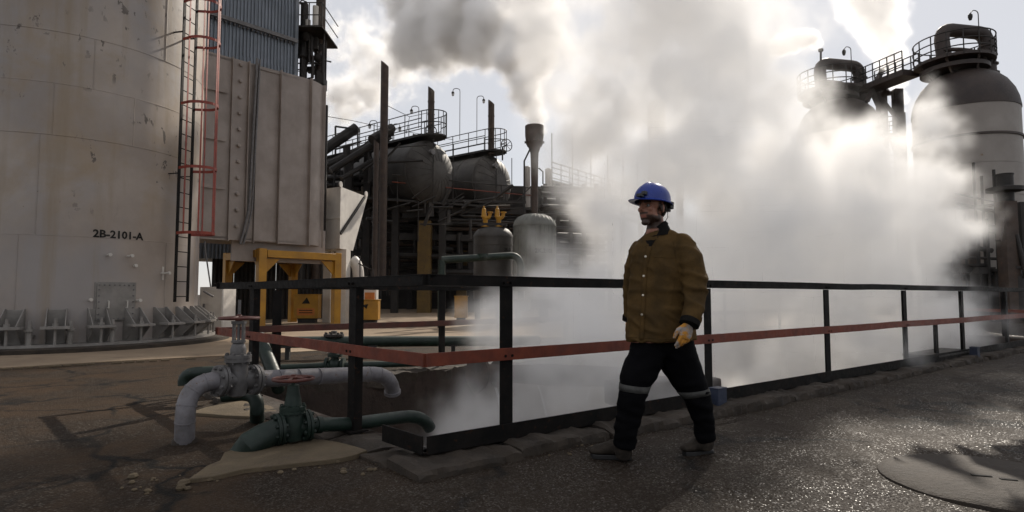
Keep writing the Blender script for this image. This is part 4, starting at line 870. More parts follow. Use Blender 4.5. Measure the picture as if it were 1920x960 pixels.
for px in (910, 935):
    q = at(px, 412, 25.2); o = thing('relief_valve', 'left yellow relief valve on the rust-stained vessel' if px < 920 else 'right yellow relief valve on the rust-stained vessel', 'valve', q, None); m = MB(); m.lathe([(.17, -.3), (.17, -.25), (.1, -.22), (.1, 0), (.14, .08), (.12, .14)], 14, q); m.tube(arc(q + V((0, 0, .05)), q + V((.2, 0, .05)), q + V((.2, 0, .3))), .075, 10); m.build('valve_body', M['yellow'], o)
    m = MB(); m.lathe([(.12, .12), (.1, .2), (.08, .45), (.045, .48), (.045, .56), (.0, .58)], 12, q - V((.06, 0, 0))); m.build('spring_cap', M['yellow'], o); m = MB(); m.lathe([(.1, .27), (.12, .28), (.12, .33), (.07, .33)], 12, q + V((.2, 0, 0))); m.build('flange', M['yellow'], o)
m = MB(); c = at(923, 424, 25.3); m.box((c.x, c.y, c.z + .05), (1.2, .5, .12)); m.tube([c - V((.35, 0, .5)), c - V((.35, 0, -.1))], .13, 10); m.tube([c + V((.3, 0, -.5)), c + V((.3, 0, .1))], .13, 10); m.build('valve_base', M['dark'], v2)
# ------------------------------------------------------------------ far structures, faded by the steam
fb0, fb1 = at(1035, 345, 52), at(1200, 330, 66); fs = thing('pipe_bridge', 'far pale pipe bridge with handrails and thin masts, fading into the steam', 'pipe bridge', (fb0.x, fb0.y, 0)); za = at(1035, 345, 52).z; zb_ = za
def fl_(p0, p1, z, r, nm): m = MB(); m.tube([V((p0.x, p0.y, z)), V((p1.x, p1.y, z))], r, 6); m.build(nm, M['far'], fs)
for dz, r_, nm in ((0, .18, 'beam'), (-.9, .15, 'beam'), (.55, .04, 'handrail'), (1.0, .04, 'handrail'), (1.45, .04, 'handrail'), (1.9, .05, 'handrail'), (-1.6, .22, 'pipe_run'), (.25, .12, 'pipe_run')): fl_(fb0, fb1, za + dz, r_, nm)
for k in range(13): q = fb0.lerp(fb1, k / 12); m = MB(); m.tube([V((q.x, q.y, za - .9)), V((q.x, q.y, za + 1.9))], .045, 6); m.build('rail_post', M['far'], fs)
for k in range(6): q = fb0.lerp(fb1, k / 5.2); m = MB(); m.tube([V((q.x, q.y, za)), V((q.x, q.y, za + 4.4 + (k % 3) * .6))], .05, 6); m.build('mast', M['far'], fs)
for k in range(5): q = fb0.lerp(fb1, k / 4); m = MB(); m.box((q.x, q.y, (za - 1) / 2), (.5, .5, za - 1)); m.build('column', M['far'], fs)
for px, w_, y0, Z, lb in ((988, 13, 312, 45, 'pale slim far tank just left of the cup-topped vent'), (1028, 12, 316, 48, 'pale slim far tank just right of the cup-topped vent'), (1230, 33, 190, 62, 'tall far column standing ghostly in the steam above the helmet'), (1272, 14, 256, 64, 'thin far column in the steam right of the tall one')):
    r = w_ / 2 * Z / F; c = at(px, y0, Z); o = thing('column_tower', lb, 'column', (c.x, Z, 0)); m = MB(); m.lathe([(r, 0), (r, c.z - .3 * r), (r * .7, c.z), (0, c.z + .02)], 20, (c.x, Z, 0)); m.build('shell', M['silo'] if Z < 60 else M['far'], o)
    for k in range(3): z = c.z * (.45 + .17 * k); m = MB(); m.lathe([(r, z), (r + .12, z), (r + .12, z + .1), (r, z + .1)], 20, (c.x, Z, 0)); m.build('band', M['far'], o)
c = at(1253, 272, 62); m = MB(); m.tube([(c.x, 62, 0), (c.x, 62, c.z)], .08, 6); [m.bar((c.x - .8, 62, c.z - k), (c.x + .8, 62, c.z - k), .06, .06) for k in (2.4, 3.2, 4.0)]; tag(m.build('mast', M['far']), 'thin far mast with crossbars between the two ghostly columns', 'mast')
a, b = at(1020, 400, 40), at(1120, 400, 43); o = thing('equipment_rack', 'dim rack of pipes behind the vessel, half lost in steam', 'pipe rack', (a.x, a.y, 0))
for k in range(14): y = 350 + k * 13; m = MB(); m.tube([at(1015, y, 38 + k % 3), at(1150, y + 5, 41 + k % 3)], .08 + .05 * (k % 4), 8); m.build('pipe_run', M['dark'], o)
for k in range(6): x = 1022 + k * 24; t_ = at(x, 345, 40); m = MB(); m.box((t_.x, 40, t_.z / 2), (.25, .25, t_.z)); m.build('column', M['dark'], o)

# ------------------------------------------------------------------ the two domed towers on the right
def tower(cx, cy, label):
    o = thing('domed_tower', label, 'tower', (cx, cy, 0)); O = V((cx, cy, 0)); R_ = 2.2
    zs = [2.6, 4.2, 5.7, 7.2, 8.6, 10.05]
    for i, (a, b) in enumerate(zip(zs, zs[1:])): m = MB(); m.lathe([(R_ - .06, a), (R_ - .004 * (i % 2), a), (R_ - .004 * (i % 2), b - .012), (R_ - .06, b - .012)], 56, O); m.build('shell_course', M['silo'], o)
    m = MB(); m.lathe([(R_, 8.5), (R_ + .06, 8.5), (R_ + .06, 8.6), (R_, 8.6)], 56, O); m.build('stiffener_ring', M['dome'], o)
    m = MB(); m.lathe([(R_ + .03, 10.0), (R_ + .03, 10.1), (2.17, 10.5), (2.03, 10.95), (1.78, 11.4), (1.45, 11.75), (1.05, 12.0), (.8, 12.08), (.8, 12.7), (0, 12.7)], 56, O); m.build('dome', M['dome'], o, smooth=60)
    m = MB(); m.lathe([(R_ - .15, 0), (R_ - .15, 2.62)], 40, O); m.build('skirt', M['dark'], o)
    C_ = O + V((-.4, 0, 0))
    for z, r0, r1, th in ((12.5, .6, 1.7, .14), (12.1, .4, 1.45, .2)): m = MB(); m.lathe([(r0, z), (r1, z), (r1, z + th), (r0, z + th), (r0, z)], 36, C_); m.build('platform', M['dome'], o)
    for h in (.35, .7, 1.1): m = MB(); m.tube([C_ + V((1.7 * cos(k * pi / 18), 1.7 * sin(k * pi / 18), 12.6 + h)) for k in range(37)], .03, 6, caps=False); m.build('handrail', M['dark'], o)
    for k in range(16): a = 2 * pi * k / 16; q = C_ + V((1.7 * cos(a), 1.7 * sin(a), 12.55)); m = MB(); m.tube([q, q + UP * 1.15], .028, 6); m.build('rail_post', M['dark'], o)
    z = 14.3; m = MB(); m.tube([C_ + V((-.55, -.2, 12.1)), C_ + V((-.55, 0, z - .55))] + arc(C_ + V((-.55, 0, z - .45)), C_ + V((-.55, 0, z)), C_ + V((-.1, 0, z + .02)), 5) + [C_ + V((1.1, .1, z - .05))] + arc(C_ + V((1.3, .1, z - .07)), C_ + V((1.72, .12, z - .1)), C_ + V((1.78, .12, z - .6)), 5) + [C_ + V((1.85, .15, 12.3)), C_ + V((1.92, .16, 10.9))], .33, 14); m.build('overhead_pipe', M['dome'], o)
    for k in range(4): m = MB(); q = C_ + V((1.8 + .03 * k, .13, 13.5 - .45 * k)); m.lathe([(.33, -.03), (.4, -.03), (.4, .03), (.33, .03)], 14, q); m.build('flange', M['dome'], o)
    for k in range(7): a = 2 * pi * k / 7 + .3; q0, q1 = C_ + V((1.5 * cos(a), 1.5 * sin(a), 12.5)), C_ + V((1.1 * cos(a) + .2, 1.1 * sin(a), 11.7)); m = MB(); m.bar(q0, q1, .09, .09); m.build('strut', M['dome'], o)
    m = MB(); m.tube([C_ + V((1.0 * cos(k * .35), -.9 * sin(k * .35) - .4, 12.3 + .09 * k)) for k in range(9)], .1, 8); m.build('curved_pipe', M['dome'], o)
    m = MB(); q = C_ + V((1.1, -.3, 12.6)); m.tube([q, q + UP * 2.3] + arc(q + UP * 2.4, q + UP * 2.6, q + V((-.25, 0, 2.6)), 4) + [q + V((-.4, 0, 2.45))], .022, 6); m.lathe([(.03, 2.45), (.1, 2.36), (.1, 2.24), (.06, 2.1), (0, 2.08)], 10, q + V((-.4, 0, 0))); m.build('gooseneck_lamp', M['dark'], o)
    return o
qa, qb = at(1812, 300, 30), at(1574, 300, 34.5)
ta = tower(qa.x, 30, 'nearer white domed tower with railed platform at the right edge')
tb = copy_tree(ta); tb.location = (qb.x, 34.5, 0); tb['label'] = 'farther domed tower, mostly hidden by steam'
for t_ in (ta, tb): t_['group'] = 'domed towers'
def gen(name, label, cat, loc): return thing(name, label, cat, loc)
a, b = V((qa.x - 1.9, 31, 12.5)), V((qb.x + 1.2, 33.6, 12.5)); br = gen('bridge_walkway', 'railed walkway bridging the two domed towers', 'walkway', a); t = (b - a).normalized(); nn = V((t.y, -t.x, 0))
m = MB(); m.bar(a, b, 1.1, .3); m.build('deck', M['dome'], br)
for s in (-1, 1):
    for h in (.4, .75, 1.1): m = MB(); m.tube([a + nn * s * .55 + UP * h, b + nn * s * .55 + UP * h], .03, 6); m.build('handrail', M['dark'], br)
    for k in range(7): q = a.lerp(b, k / 6) + nn * s * .55; m = MB(); m.tube([q, q + UP * 1.1], .03, 6); m.build('rail_post', M['dark'], br)
for px, Z in ((1682, 33), (1652, 34)):
    t_ = at(px, 168, Z); m = MB(); m.box((t_.x, Z, t_.z / 2), (.42, .42, t_.z)); m.build('column', M['dome'], br)
for x0, y0, x1, y1 in ((1640, 168, 1676, 215), (1630, 160, 1655, 215), (1635, 180, 1690, 172), (1655, 130, 1625, 190), (1648, 190, 1664, 168)): m = MB(); m.bar(at(x0, y0, 33.6), at(x1, y1, 33), .2, .2); m.build('brace', M['dome'], br)
c = at(1663, 258, 33); o = gen('stair_platform', 'small railed platform on the column between the towers', 'platform', c); m = MB(); m.lathe([(0, 0), (.6, 0), (.6, .1), (0, .1)], 16, c); m.build('deck', M['dark'], o)
for h in (.5, 1.0): m = MB(); m.tube([c + V((.6 * cos(k * pi / 8), .6 * sin(k * pi / 8), h)) for k in range(17)], .025, 6, caps=False); m.build('handrail', M['dark'], o)
for k in range(8): q = c + V((.6 * cos(k * pi / 4), .6 * sin(k * pi / 4), 0)); m = MB(); m.tube([q, q + UP], .02, 5); m.build('rail_post', M['dark'], o)
for k in range(6): m = MB(); z = c.z - .3 - .35 * k; m.bar((c.x - .5 + .1 * k, c.y, z), (c.x + .1 + .1 * k, c.y, z), .25, .04); m.build('stair_tread', M['far'], o)
for s in (-.55, .08): m = MB(); m.bar((c.x + s, c.y - .1, c.z), (c.x + s + .6, c.y - .1, c.z - 2.2), .05, .12); m.build('stringer', M['far'], o)
c = at(1539, 125, 34.5); o = gen('steam_vent', 'thin vent tip with a dark puff above the farther domed tower', 'vent', c); m = MB(); m.tube([c, at(1539, 97, 34.5)], .06, 8); m.build('stem', M['dark'], o); m = MB(); m.lathe([(.06, -.06), (.14, 0), (.14, .12), (.05, .15)], 10, at(1539, 96, 34.5)); m.build('cup', M['dark'], o)
c = at(1690, 215, 33); o = gen('steam_vent', 'short dark vent sending up the narrow white jet between the towers', 'vent', (c.x, 33, 0)); m = MB(); m.tube([(c.x, 33, 0), (c.x, 33, at(1690, 212, 33).z)], .2, 12); m.build('stem', M['dome'], o)
# clutter in front of the right tower
k0 = at(1895, 560, 24); o = gen('brown_column', 'brown steel column with a dark cap near the right edge', 'column', (k0.x, 24, 0)); zc = at(1895, 378, 24).z; m = MB(); m.box((k0.x, 24, zc / 2), (.5, .5, zc)); m.build('shaft', M['brownsteel'], o, bevel=.01)
m = MB(); m.lathe([(.28, zc), (.28, zc + .35), (.62, zc + .4), (.62, zc + .55), (.28, zc + .62), (.28, zc + 1.05), (.3, zc + 1.06), (.3, zc + 1.1), (0, zc + 1.1)], 18, (k0.x, 24, 0)); m.build('cap', M['dark'], o)
m = MB(); m.bar((k0.x - .2, 23.9, zc - .5), at(1872, 452, 23.5), .16, .16); m.build('brace', M['brownsteel'], o)
k0 = at(1830, 560, 25); o = gen('pipe_rack', 'dark scaffold and pipes at the foot of the nearer domed tower', 'pipe rack', (k0.x, 25, 0))
for px, y0, Z in ((1825, 305, 25), (1840, 330, 25.5), (1863, 318, 24.6), (1808, 400, 26), (1850, 410, 24.5), (1786, 420, 27)): t_ = at(px, y0, Z); m = MB(); m.tube([(t_.x, Z, 0), (t_.x, Z, t_.z)], .055, 8); m.build('scaffold_tube', M['dark'], o)
for x0, y0, Z0, x1, y1, Z1, r in ((1795, 392, 26, 1895, 380, 24.5, .06), (1790, 362, 26, 1880, 382, 25, .04), (1795, 382, 26, 1890, 402, 24.2, .08), (1795, 418, 26, 1892, 432, 24, .12), (1800, 425, 26.2, 1895, 440, 24.2, .07), (1800, 482, 26, 1925, 488, 24, .06), (1770, 455, 27, 1860, 470, 25, .1), (1790, 505, 26, 1925, 512, 24, .09), (1790, 520, 26, 1925, 524, 24, .14), (1905, 440, 23.8, 1925, 520, 23.6, .09)): m = MB(); m.tube([at(x0, y0, Z0), at(x1, y1, Z1)], r, 8); m.build('pipe_run', M['dark'], o)
for px, w_, y0, Z, mt in ((1853, .5, 385, 26.2, M['silo']), (1822, .7, 430, 27, M['brownsteel']), (1912, .35, 380, 25, M['dark']), (1868, .9, 390, 27.2, M['dark']), (1888, 1.0, 400, 27, M['dark']), (1800, .5, 430, 27.5, M['dark'])): t_ = at(px, y0, Z); m = MB(); m.box((t_.x, Z, t_.z / 2), (w_, .5, t_.z)); m.build('panel', mt, o)
for px, y0, Z, r in ((1835, 500, 25, .3), (1872, 510, 24.5, .25), (1905, 505, 24, .3)): c = at(px, y0, Z); m = MB(); m.lathe([(r * .5, 0), (r, .1), (r, c.z - .3), (r * .6, c.z - .1), (r * .6, c.z), (r * 1.1, c.z + .02), (r * 1.1, c.z + .12), (0, c.z + .13)], 14, (c.x, Z, 0)); m.build('pump_body', M['dark'], o)
for k in range(12): x = 1800 + (k * 53) % 120; y = 480 + (k * 29) % 60; c = at(x, y, 24.5 + k % 3); m = MB(); m.box(c, (.4, .3, .25 + .1 * (k % 3))); m.tube([c, c - UP * c.z], .04, 6); m.build('valve_block', M['dark'], o)

# ------------------------------------------------------------------ the walking man
def fabric(name, c1, c2, scale=8, rough=.85, weave=260, bst=.25, sheen=0.0):
    n = NT(name); col = n.mix(n.ramp(n.noise(scale, 6, .65), .35, .65), c1, c2); col = n.mix(n.math('MULTIPLY', n.ramp(n.noise(scale * 4, 5), .5, .75), .35), col, c2)
    return n.done(col, rough, 0, n.bump(n.noise(weave, 2), bst, .003, n.bump(n.noise(scale * 2.2, 4), .4, .012)), .08)
M['jacket'] = fabric('suede_jacket', (.098, .058, .021), (.056, .036, .016), 7, .8)
M['trouser'] = fabric('navy_cloth', (.003, .003, .004), (.002, .002, .0026), 6)
M['boot'] = fabric('dusty_boot_leather', (.02, .017, .0145), (.045, .037, .03), 14, .65)
M['darkknit'] = fabric('black_knit', (.007, .0066, .0066), (.011, .010, .009), 20)
M['band'] = fabric('reflective_band', (.075, .075, .071), (.05, .05, .048), 20, .5)
M['helmet'] = paint('blue_helmet_plastic', (.016, .04, .26), (.013, .032, .2), 9, .34, bst=.04)
M['blackplastic'] = paint('black_plastic', (.012, .012, .013), (.02, .02, .02), 9, .4, bst=.05)
M['button'] = paint('brass_snap', (.75, .7, .6), (.6, .55, .45), 20, .35, .6)
def glove_material():
    n = NT('worn_work_glove'); k = n.ramp(n.noise(19, 4, .6), .46, .56); col = n.mix(k, (.50, .23, .04), (.33, .30, .28)); col = n.mix(n.math('MULTIPLY', n.ramp(n.noise(40, 4), .52, .7), .6), col, (.18, .11, .06))
    return n.done(col, .8, 0, n.bump(n.noise(150, 3), .4, .004), .2)
M['glove'] = glove_material()
def skin_material():
    n = NT('skin'); a = n.n('ShaderNodeAttribute'); a.attribute_name = 'pigment_and_shade'; sep = n.n('ShaderNodeSeparateColor'); n.link(a.outputs['Color'], sep.inputs[0])
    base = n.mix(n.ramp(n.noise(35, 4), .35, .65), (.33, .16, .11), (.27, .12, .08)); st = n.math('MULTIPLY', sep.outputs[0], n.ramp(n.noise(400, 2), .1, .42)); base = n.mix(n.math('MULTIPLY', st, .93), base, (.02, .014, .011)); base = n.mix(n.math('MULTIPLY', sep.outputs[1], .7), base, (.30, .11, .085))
    return n.done(base, .5, 0, n.bump(n.noise(220, 3), .2, .002), .4)
M['skin'] = skin_material()
M['hair'] = fabric('dark_hair', (.014, .011, .009), (.025, .02, .016), 60, .6)
M['eye'] = paint('eye_white', (.2, .18, .165), (.17, .155, .145), 90, .3); M['iris'] = paint('dark_iris', (.02, .012, .008), (.03, .018, .01), 90, .2)
PX = 4.1 / F
man = thing('person', 'man in a brown jacket, dark trousers and blue hard hat walking along the railing', 'person', (at(1240, 856, 4.1).x, 4.1, 0))
def adopt(o, parent, mat=None):
    off = ROOT[parent.name]; o.data.transform(Matrix.Translation(-off)); o.parent = parent; ROOT[o.name] = V(off)
    if mat is not None: o.data.materials.clear(); o.data.materials.append(mat)
    return o
HF = V((-.80, -.60, 0)).normalized(); HU = V((.03, .02, 1)).normalized(); HL = HU.cross(HF).normalized(); HU = HF.cross(HL).normalized()
HCN = at(1222, 389, 4.1); HR = Matrix((HF, HL, HU)).transposed()
def hp_(f, l, u): return HCN + HF * f + HL * l + HU * u
def legpts(rows, dz=1.0): return [at(x, y, Z) for x, y, h, Z in rows], [h * Z / F * dz for x, y, h, Z in rows]
FRONT = [(1220, 640, 35, 4.13), (1207, 682, 35, 4.11), (1189, 718, 29.5, 4.06), (1183, 755, 26, 4.05), (1175, 803, 23, 4.06), (1170, 836, 20.5, 4.07)]
BACK = [(1260, 640, 39, 4.16), (1275, 682, 36, 4.17), (1294, 718, 30, 4.17), (1305, 742, 26, 4.18), (1317, 779, 21, 4.21), (1322, 826, 17.5, 4.24)]
TORSO = [(1230, 434, 22, .07), (1232, 443, 36, .09), (1235, 455, 50, .11), (1237, 475, 56, .13), (1238, 510, 57, .14), (1237, 550, 58, .145), (1237, 590, 61, .15), (1239, 620, 65, .155), (1240, 640, 67, .16)]
LARM = [(1281, 458, 21, 4.05), (1296, 485, 25, 4.0), (1303, 520, 23.5, 3.97), (1305, 555, 22, 3.95), (1301, 582, 20, 3.91), (1293, 606, 18, 3.88)]
RARM = [(1196, 470, 19, 4.22), (1189, 500, 19, 4.26), (1184, 540, 17, 4.31), (1182, 575, 15, 4.34), (1180, 598, 12.5, 4.36)]
X_ = V((1, 0, 0))
# hands: a palm, four unequal curled fingers and a thumb at the side
def hand(m, wrist, d, thumb, back, s=1.0, fat=1.0):
    d = d.normalized(); thumb = (thumb - d * thumb.dot(d)).normalized(); back = (back - d * back.dot(d) - thumb * back.dot(thumb)).normalized()
    m.tube([wrist - d * .03 * s, wrist, wrist + d * .04 * s, wrist + d * .075 * s, wrist + d * .10 * s], [.03 * fat * s, .031 * fat * s, .041 * fat * s, .044 * fat * s, .038 * s], 14, ref=thumb, rb=[.024 * fat * s, .022 * fat * s, .019 * fat * s, .018 * fat * s, .013 * s])
    for k, (o_, L, c) in enumerate(((.031, .078, .25), (.0105, .088, .38), (-.0105, .082, .5), (-.031, .064, .62))):
        q = wrist + d * (.088 - .006 * abs(k - 1)) * s + thumb * o_ * s; pts = [q - d * .02 * s, q]; a = c * .5; r_ = [.0112, .0115]
        for f_, rr in ((.45, .0108), (.32, .0098), (.23, .0082)):
            dd = d * cos(a) - back * sin(a) + thumb * (o_ * 1.2); q = q + dd.normalized() * L * f_ * s; pts.append(q); r_.append(rr); a += c
        m.tube(pts, [x * fat * s for x in r_], 8); m.ball(pts[-1], .0082 * fat * s, 8, 6); m.ball(pts[1], .0122 * fat * s, 8, 6)
    q = wrist + d * .028 * s + thumb * .030 * s; dd = (d * .75 + thumb * .62 - back * .25).normalized(); p2 = q + dd * .042 * s; p3 = p2 + (d * .95 + thumb * .15 - back * .25).normalized() * .03 * s; p4 = p3 + (d - thumb * .1 - back * .3).normalized() * .022 * s
    m.tube([q - dd * .02 * s, q, p2, p3, p4], [.015 * fat * s, .0155 * fat * s, .0135 * fat * s, .0115 * fat * s, .009 * fat * s], 9); m.ball(p4, .009 * fat * s, 8, 6)
LW, LD = at(1291, 607, 3.88), at(1278, 655, 3.86) - at(1291, 607, 3.88); RW, RD_ = at(1181, 600, 4.36), at(1190, 637, 4.38) - at(1181, 600, 4.36)
# the body: one continuous surface
m = MB()
m.tube([at(x, y, 4.12) for x, y, h, d in TORSO], [h * PX * .86 for x, y, h, d in TORSO], 24, ref=X_, rb=[d * .86 for x, y, h, d in TORSO])
for rows in (FRONT, BACK, LARM, RARM): P_, R_ = legpts(rows, .8); m.tube(P_, R_, 14, ref=X_)
P_ = [at(1170, 832, 4.07), at(1168, 843, 4.07), at(1158, 849, 4.08)]; m.tube(P_, [.04, .028, .012], 10); P_ = [at(1322, 822, 4.24), at(1322, 831, 4.24), at(1315, 837, 4.23)]; m.tube(P_, [.038, .028, .012], 10)
m.tube([HCN + HF * -.028 + HU * -.03, hp_(-.03, 0, -.08), hp_(-.04, 0, -.13), at(1231, 436, 4.12)], [.055, .056, .06, .075], 16)
m.ball(hp_(-.012, 0, .035), (.102, .078, .092), 20, 14, HR); m.ball(hp_(.028, 0, -.04), (.068, .06, .074), 18, 12, HR); m.ball(hp_(.052, 0, -.062), (.033, .034, .046), 14, 10, HR); m.ball(hp_(.064, 0, -.106), (.025, .032, .021), 12, 8, HR)
for s in (-1, 1):
    m.ball(hp_(.080, .03 * s, .024), (.016, .03, .009), 10, 8, HR); m.ball(hp_(.064, .041 * s, -.018), (.022, .018, .02), 10, 8, HR); m.ball(hp_(.012, .054 * s, -.07), (.04, .014, .026), 10, 8, HR)
    m.ball(hp_(-.010, .083 * s, -.012), (.019, .011, .034), 10, 8, HR); m.ball(hp_(.096, .011 * s, -.026), (.010, .0085, .007), 8, 6, HR)
m.tube([hp_(.086, 0, .026), hp_(.103, 0, .0), hp_(.117, 0, -.021), hp_(.094, 0, -.031)], [.0085, .009, .0105, .008], 10)
m.ball(hp_(.081, 0, -.056), (.008, .024, .006), 10, 8, HR); m.ball(hp_(.0785, 0, -.067), (.009, .021, .007), 10, 8, HR)
hand(m, LW, LD, V((-.8, -.35, 0)), V((.35, -.93, 0)), .95, .8); hand(m, RW, RD_, V((-.8, -.5, 0)), V((-.6, .6, 0)), .95, .8)
body = fuse(m.build('body', None), .0058, 2, .5)
for v in body.data.vertices:                                                     # eye sockets
    q = v.co - HCN; f, l, u = q.dot(HF), q.dot(HL), q.dot(HU)
    if f > .03 and -.03 < u < .03 and abs(abs(l) - .031) < .03:
        k = max(0, 1 - math.hypot((abs(l) - .031) / .019, (u - .005) / .013)); v.co -= HF * .016 * k
ca = body.data.color_attributes.new('pigment_and_shade', 'FLOAT_COLOR', 'POINT')
def sm(x, a, b): t = max(0, min(1, (x - a) / (b - a))); return t * t * (3 - 2 * t)
for i, v in enumerate(body.data.vertices):
    q = v.co - HCN; f, l, u = q.dot(HF), q.dot(HL), q.dot(HU); b_ = 0.0; lip = 0.0
    if -.16 < u < .06 and abs(l) < .1 and abs(f) < .16:
        low = sm(u, -.045 - .02 * sm(f, .06, .02) + .03 * sm(f, .03, -.01), -.066) * sm(f, -.05, -.02) * sm(u, -.155, -.14)
        must = sm(u, -.056, -.050) * sm(u, -.037, -.042) * sm(f, .06, .075) * sm(abs(l), .042, .03)
        side = sm(u, .04, .02) * sm(f, -.012, .0) * sm(f, .022, .008) * sm(abs(l), .05, .06)
        brow = sm(u, .017, .021) * sm(u, .036, .031) * sm(f, .06, .07) * sm(abs(l), .008, .014)
        lip = sm(u, -.078, -.072) * sm(u, -.053, -.057) * sm(f, .074, .08) * sm(abs(l), .028, .02)
        b_ = max(low * (1 - lip), must * (1 - lip), side, brow)
        socket_shade = max(0, 1 - math.hypot((abs(l) - .031) / .026, (u - .003) / .017)) * sm(f, .05, .06); b_ = max(b_, .5 * socket_shade)  # shade of the eye sockets painted into the skin colour
    ca.data[i].color = (b_, lip, 0, 1)
adopt(body, man, M['skin'])
for s in (-1, 1):
    m = MB(); m.ball(hp_(.0715, .031 * s, .004), .0118, 12, 8, HR); e = m.build('eye', M['eye'], body); m = MB(); m.ball(hp_(.0795, .0315 * s, .0035), (.0046, .0055, .0055), 10, 6, HR); m.build('iris', M['iris'], body)
m = MB(); m.ball(hp_(-.03, 0, .012), (.092, .081, .1), 20, 14, HR); hair = m.build('hair', None); 
for v in hair.data.vertices:
    q = v.co - HCN
    if q.dot(HU) < -.075: v.co += HU * (-.075 - q.dot(HU)) + HF * .0
    if q.dot(HF) > -.032: v.co -= HF * (q.dot(HF) + .032)
adopt(hair, man, M['hair'])
# jacket
def jacket():
    m = MB(); m.tube([at(x, y, 4.12) for x, y, h, d in TORSO], [h * PX for x, y, h, d in TORSO], 32, ref=X_, rb=[d for x, y, h, d in TORSO])
    for rows in (LARM, RARM): P_, R_ = legpts(rows); R_ = [x * .96 for x in R_]; m.tube(P_, R_, 18, ref=X_); m.ball(P_[0], R_[0], 14, 10)
    o = fuse(m.build('jacket', None), .011, 6, .5); me = o.data
    cl = at(1303, 545, 3.96)
    for v in me.vertices:
        p_ = v.co; n1 = mnoise.noise(V((p_.x * 5, p_.y * 5, p_.z * 3.2))); n2 = mnoise.noise(V((p_.x * 9 + p_.z * 6, p_.y * 9, p_.z * 13))); el = math.exp(-((p_ - cl).length / .17) ** 2); hem = sm(p_.z, 1.05, .85); wr = max(0, 1 - abs(mnoise.noise(V((p_.x * 6 + p_.z * 6, p_.y * 6, p_.z * 8 + 4)))) * 3.2) ** 1.5 * 1.5 - .4
        v.co = p_ + v.normal * (.010 * n1 + .006 * n2 + .013 * el * wr + .008 * wr * (.6 + .6 * hem) + .010 * hem * mnoise.noise(V((p_.x * 11, p_.y * 11, 2))))
    me.update(); return o
jk = jacket(); bvh = BVHTree.FromPolygons([v.co.copy() for v in jk.data.vertices], [tuple(p_.vertices) for p_ in jk.data.polygons])
def onjk(px, py, out=.0):
    o = V((0, 0, HC)); d = (at(px, py, 4) - o).normalized(); h = bvh.ray_cast(o, d)
    return (h[0] - d * out, h[1]) if h[0] is not None else (at(px, py, 3.97), -d)
adopt(jk, man, M['jacket'])
m = MB(); ys = list(range(462, 640, 8)); vs = []
for y in ys:
    xc = 1217.5 - (y - 462) * .22 if y < 500 else 1209 - (y - 500) * .045
    for dx in (-4.2, 4.2): q, n_ = onjk(xc + dx, y, .0035); vs.append(q)
m.add(vs, [(2 * i, 2 * i + 1, 2 * i + 3, 2 * i + 2) for i in range(len(ys) - 1)]); pk = m.build('placket', M['jacket'], jk); sd = pk.modifiers.new('thickness', 'SOLIDIFY'); sd.thickness = .004; sd.offset = 0
for x, y in ((1210.5, 481), (1207, 517.5), (1205.5, 553.5), (1203.5, 590)): q, n_ = onjk(x, y, .006); m = MB(); m.lathe([(0, .005), (.006, .004), (.0085, 0), (.0085, -.004)], 14, q, n_); m.build('button', M['button'], jk)
def seam(pts, name='seam'):
    m = MB(); P_ = [onjk(x, y, .001)[0] for x, y in pts]; m.tube(P_, .0022, 5); m.build(name, M['jacket'], jk)
seam([(1226 + k * 6, 482 + .25 * k) for k in range(7)]); seam([(1262 + 6 * sin(k * .35), 452 + k * 11) for k in range(12)]); seam([(1174 + k * 5.5, 632 + k * .25) for k in range(24)], 'hem')
m = MB(); m.tube([at(1233, 441, 4.115), at(1232, 432, 4.112), at(1231.5, 422, 4.12), at(1233, 416, 4.125)], [.092, .087, .074, .070], 22, rb=[.092, .088, .076, .072]); cl_ = m.build('collar', None)
for v in cl_.data.vertices:                                                      # the collar opens towards the chest
    q = v.co - HCN; k = sm(q.dot(HF), -.05, .06) * sm(v.co.z, at(1233, 441, 4.115).z, at(1233, 420, 4.12).z); v.co -= UP * .118 * k + HF * .004 * k
adopt(cl_, man, M['darkknit'])
m = MB(); q, n_ = onjk(1219, 446, .001); vs = [onjk(x, y, .003)[0] for x, y in ((1207, 443), (1235, 443), (1227, 453), (1218, 467), (1212, 454))]; m.add(vs, [(0, 1, 2, 3, 4)]); m.build('undershirt', M['darkknit'], jk)
for rows, nm in ((LARM, 'cuff'), (RARM, 'cuff')):
    (x0, y0, h0, Z0), (x1, y1, h1, Z1) = rows[-2:]; a, b = at(x0, y0, Z0), at(x1, y1, Z1); t = (b - a).normalized(); m = MB(); r_ = h1 * Z1 / F; m.tube([b - t * .028, b - t * .018, b + t * .012, b + t * .02], [r_ * .98, r_ * 1.06, r_ * 1.03, r_ * .7], 20, ref=X_); m.build(nm, M['darkknit'], jk)
for wr, d, th, bk_ in ((LW, LD, V((-.8, -.35, 0)), V((.35, -.93, 0))), (RW, RD_, V((-.8, -.5, 0)), V((-.6, .6, 0)))):
    m = MB(); hand(m, wr, d, th, bk_, 1.0, 1.12); g_ = fuse(m.build('glove', None), .0035, 2, .5); rough_mesh(g_, .0018, 40); adopt(g_, man, M['glove'])
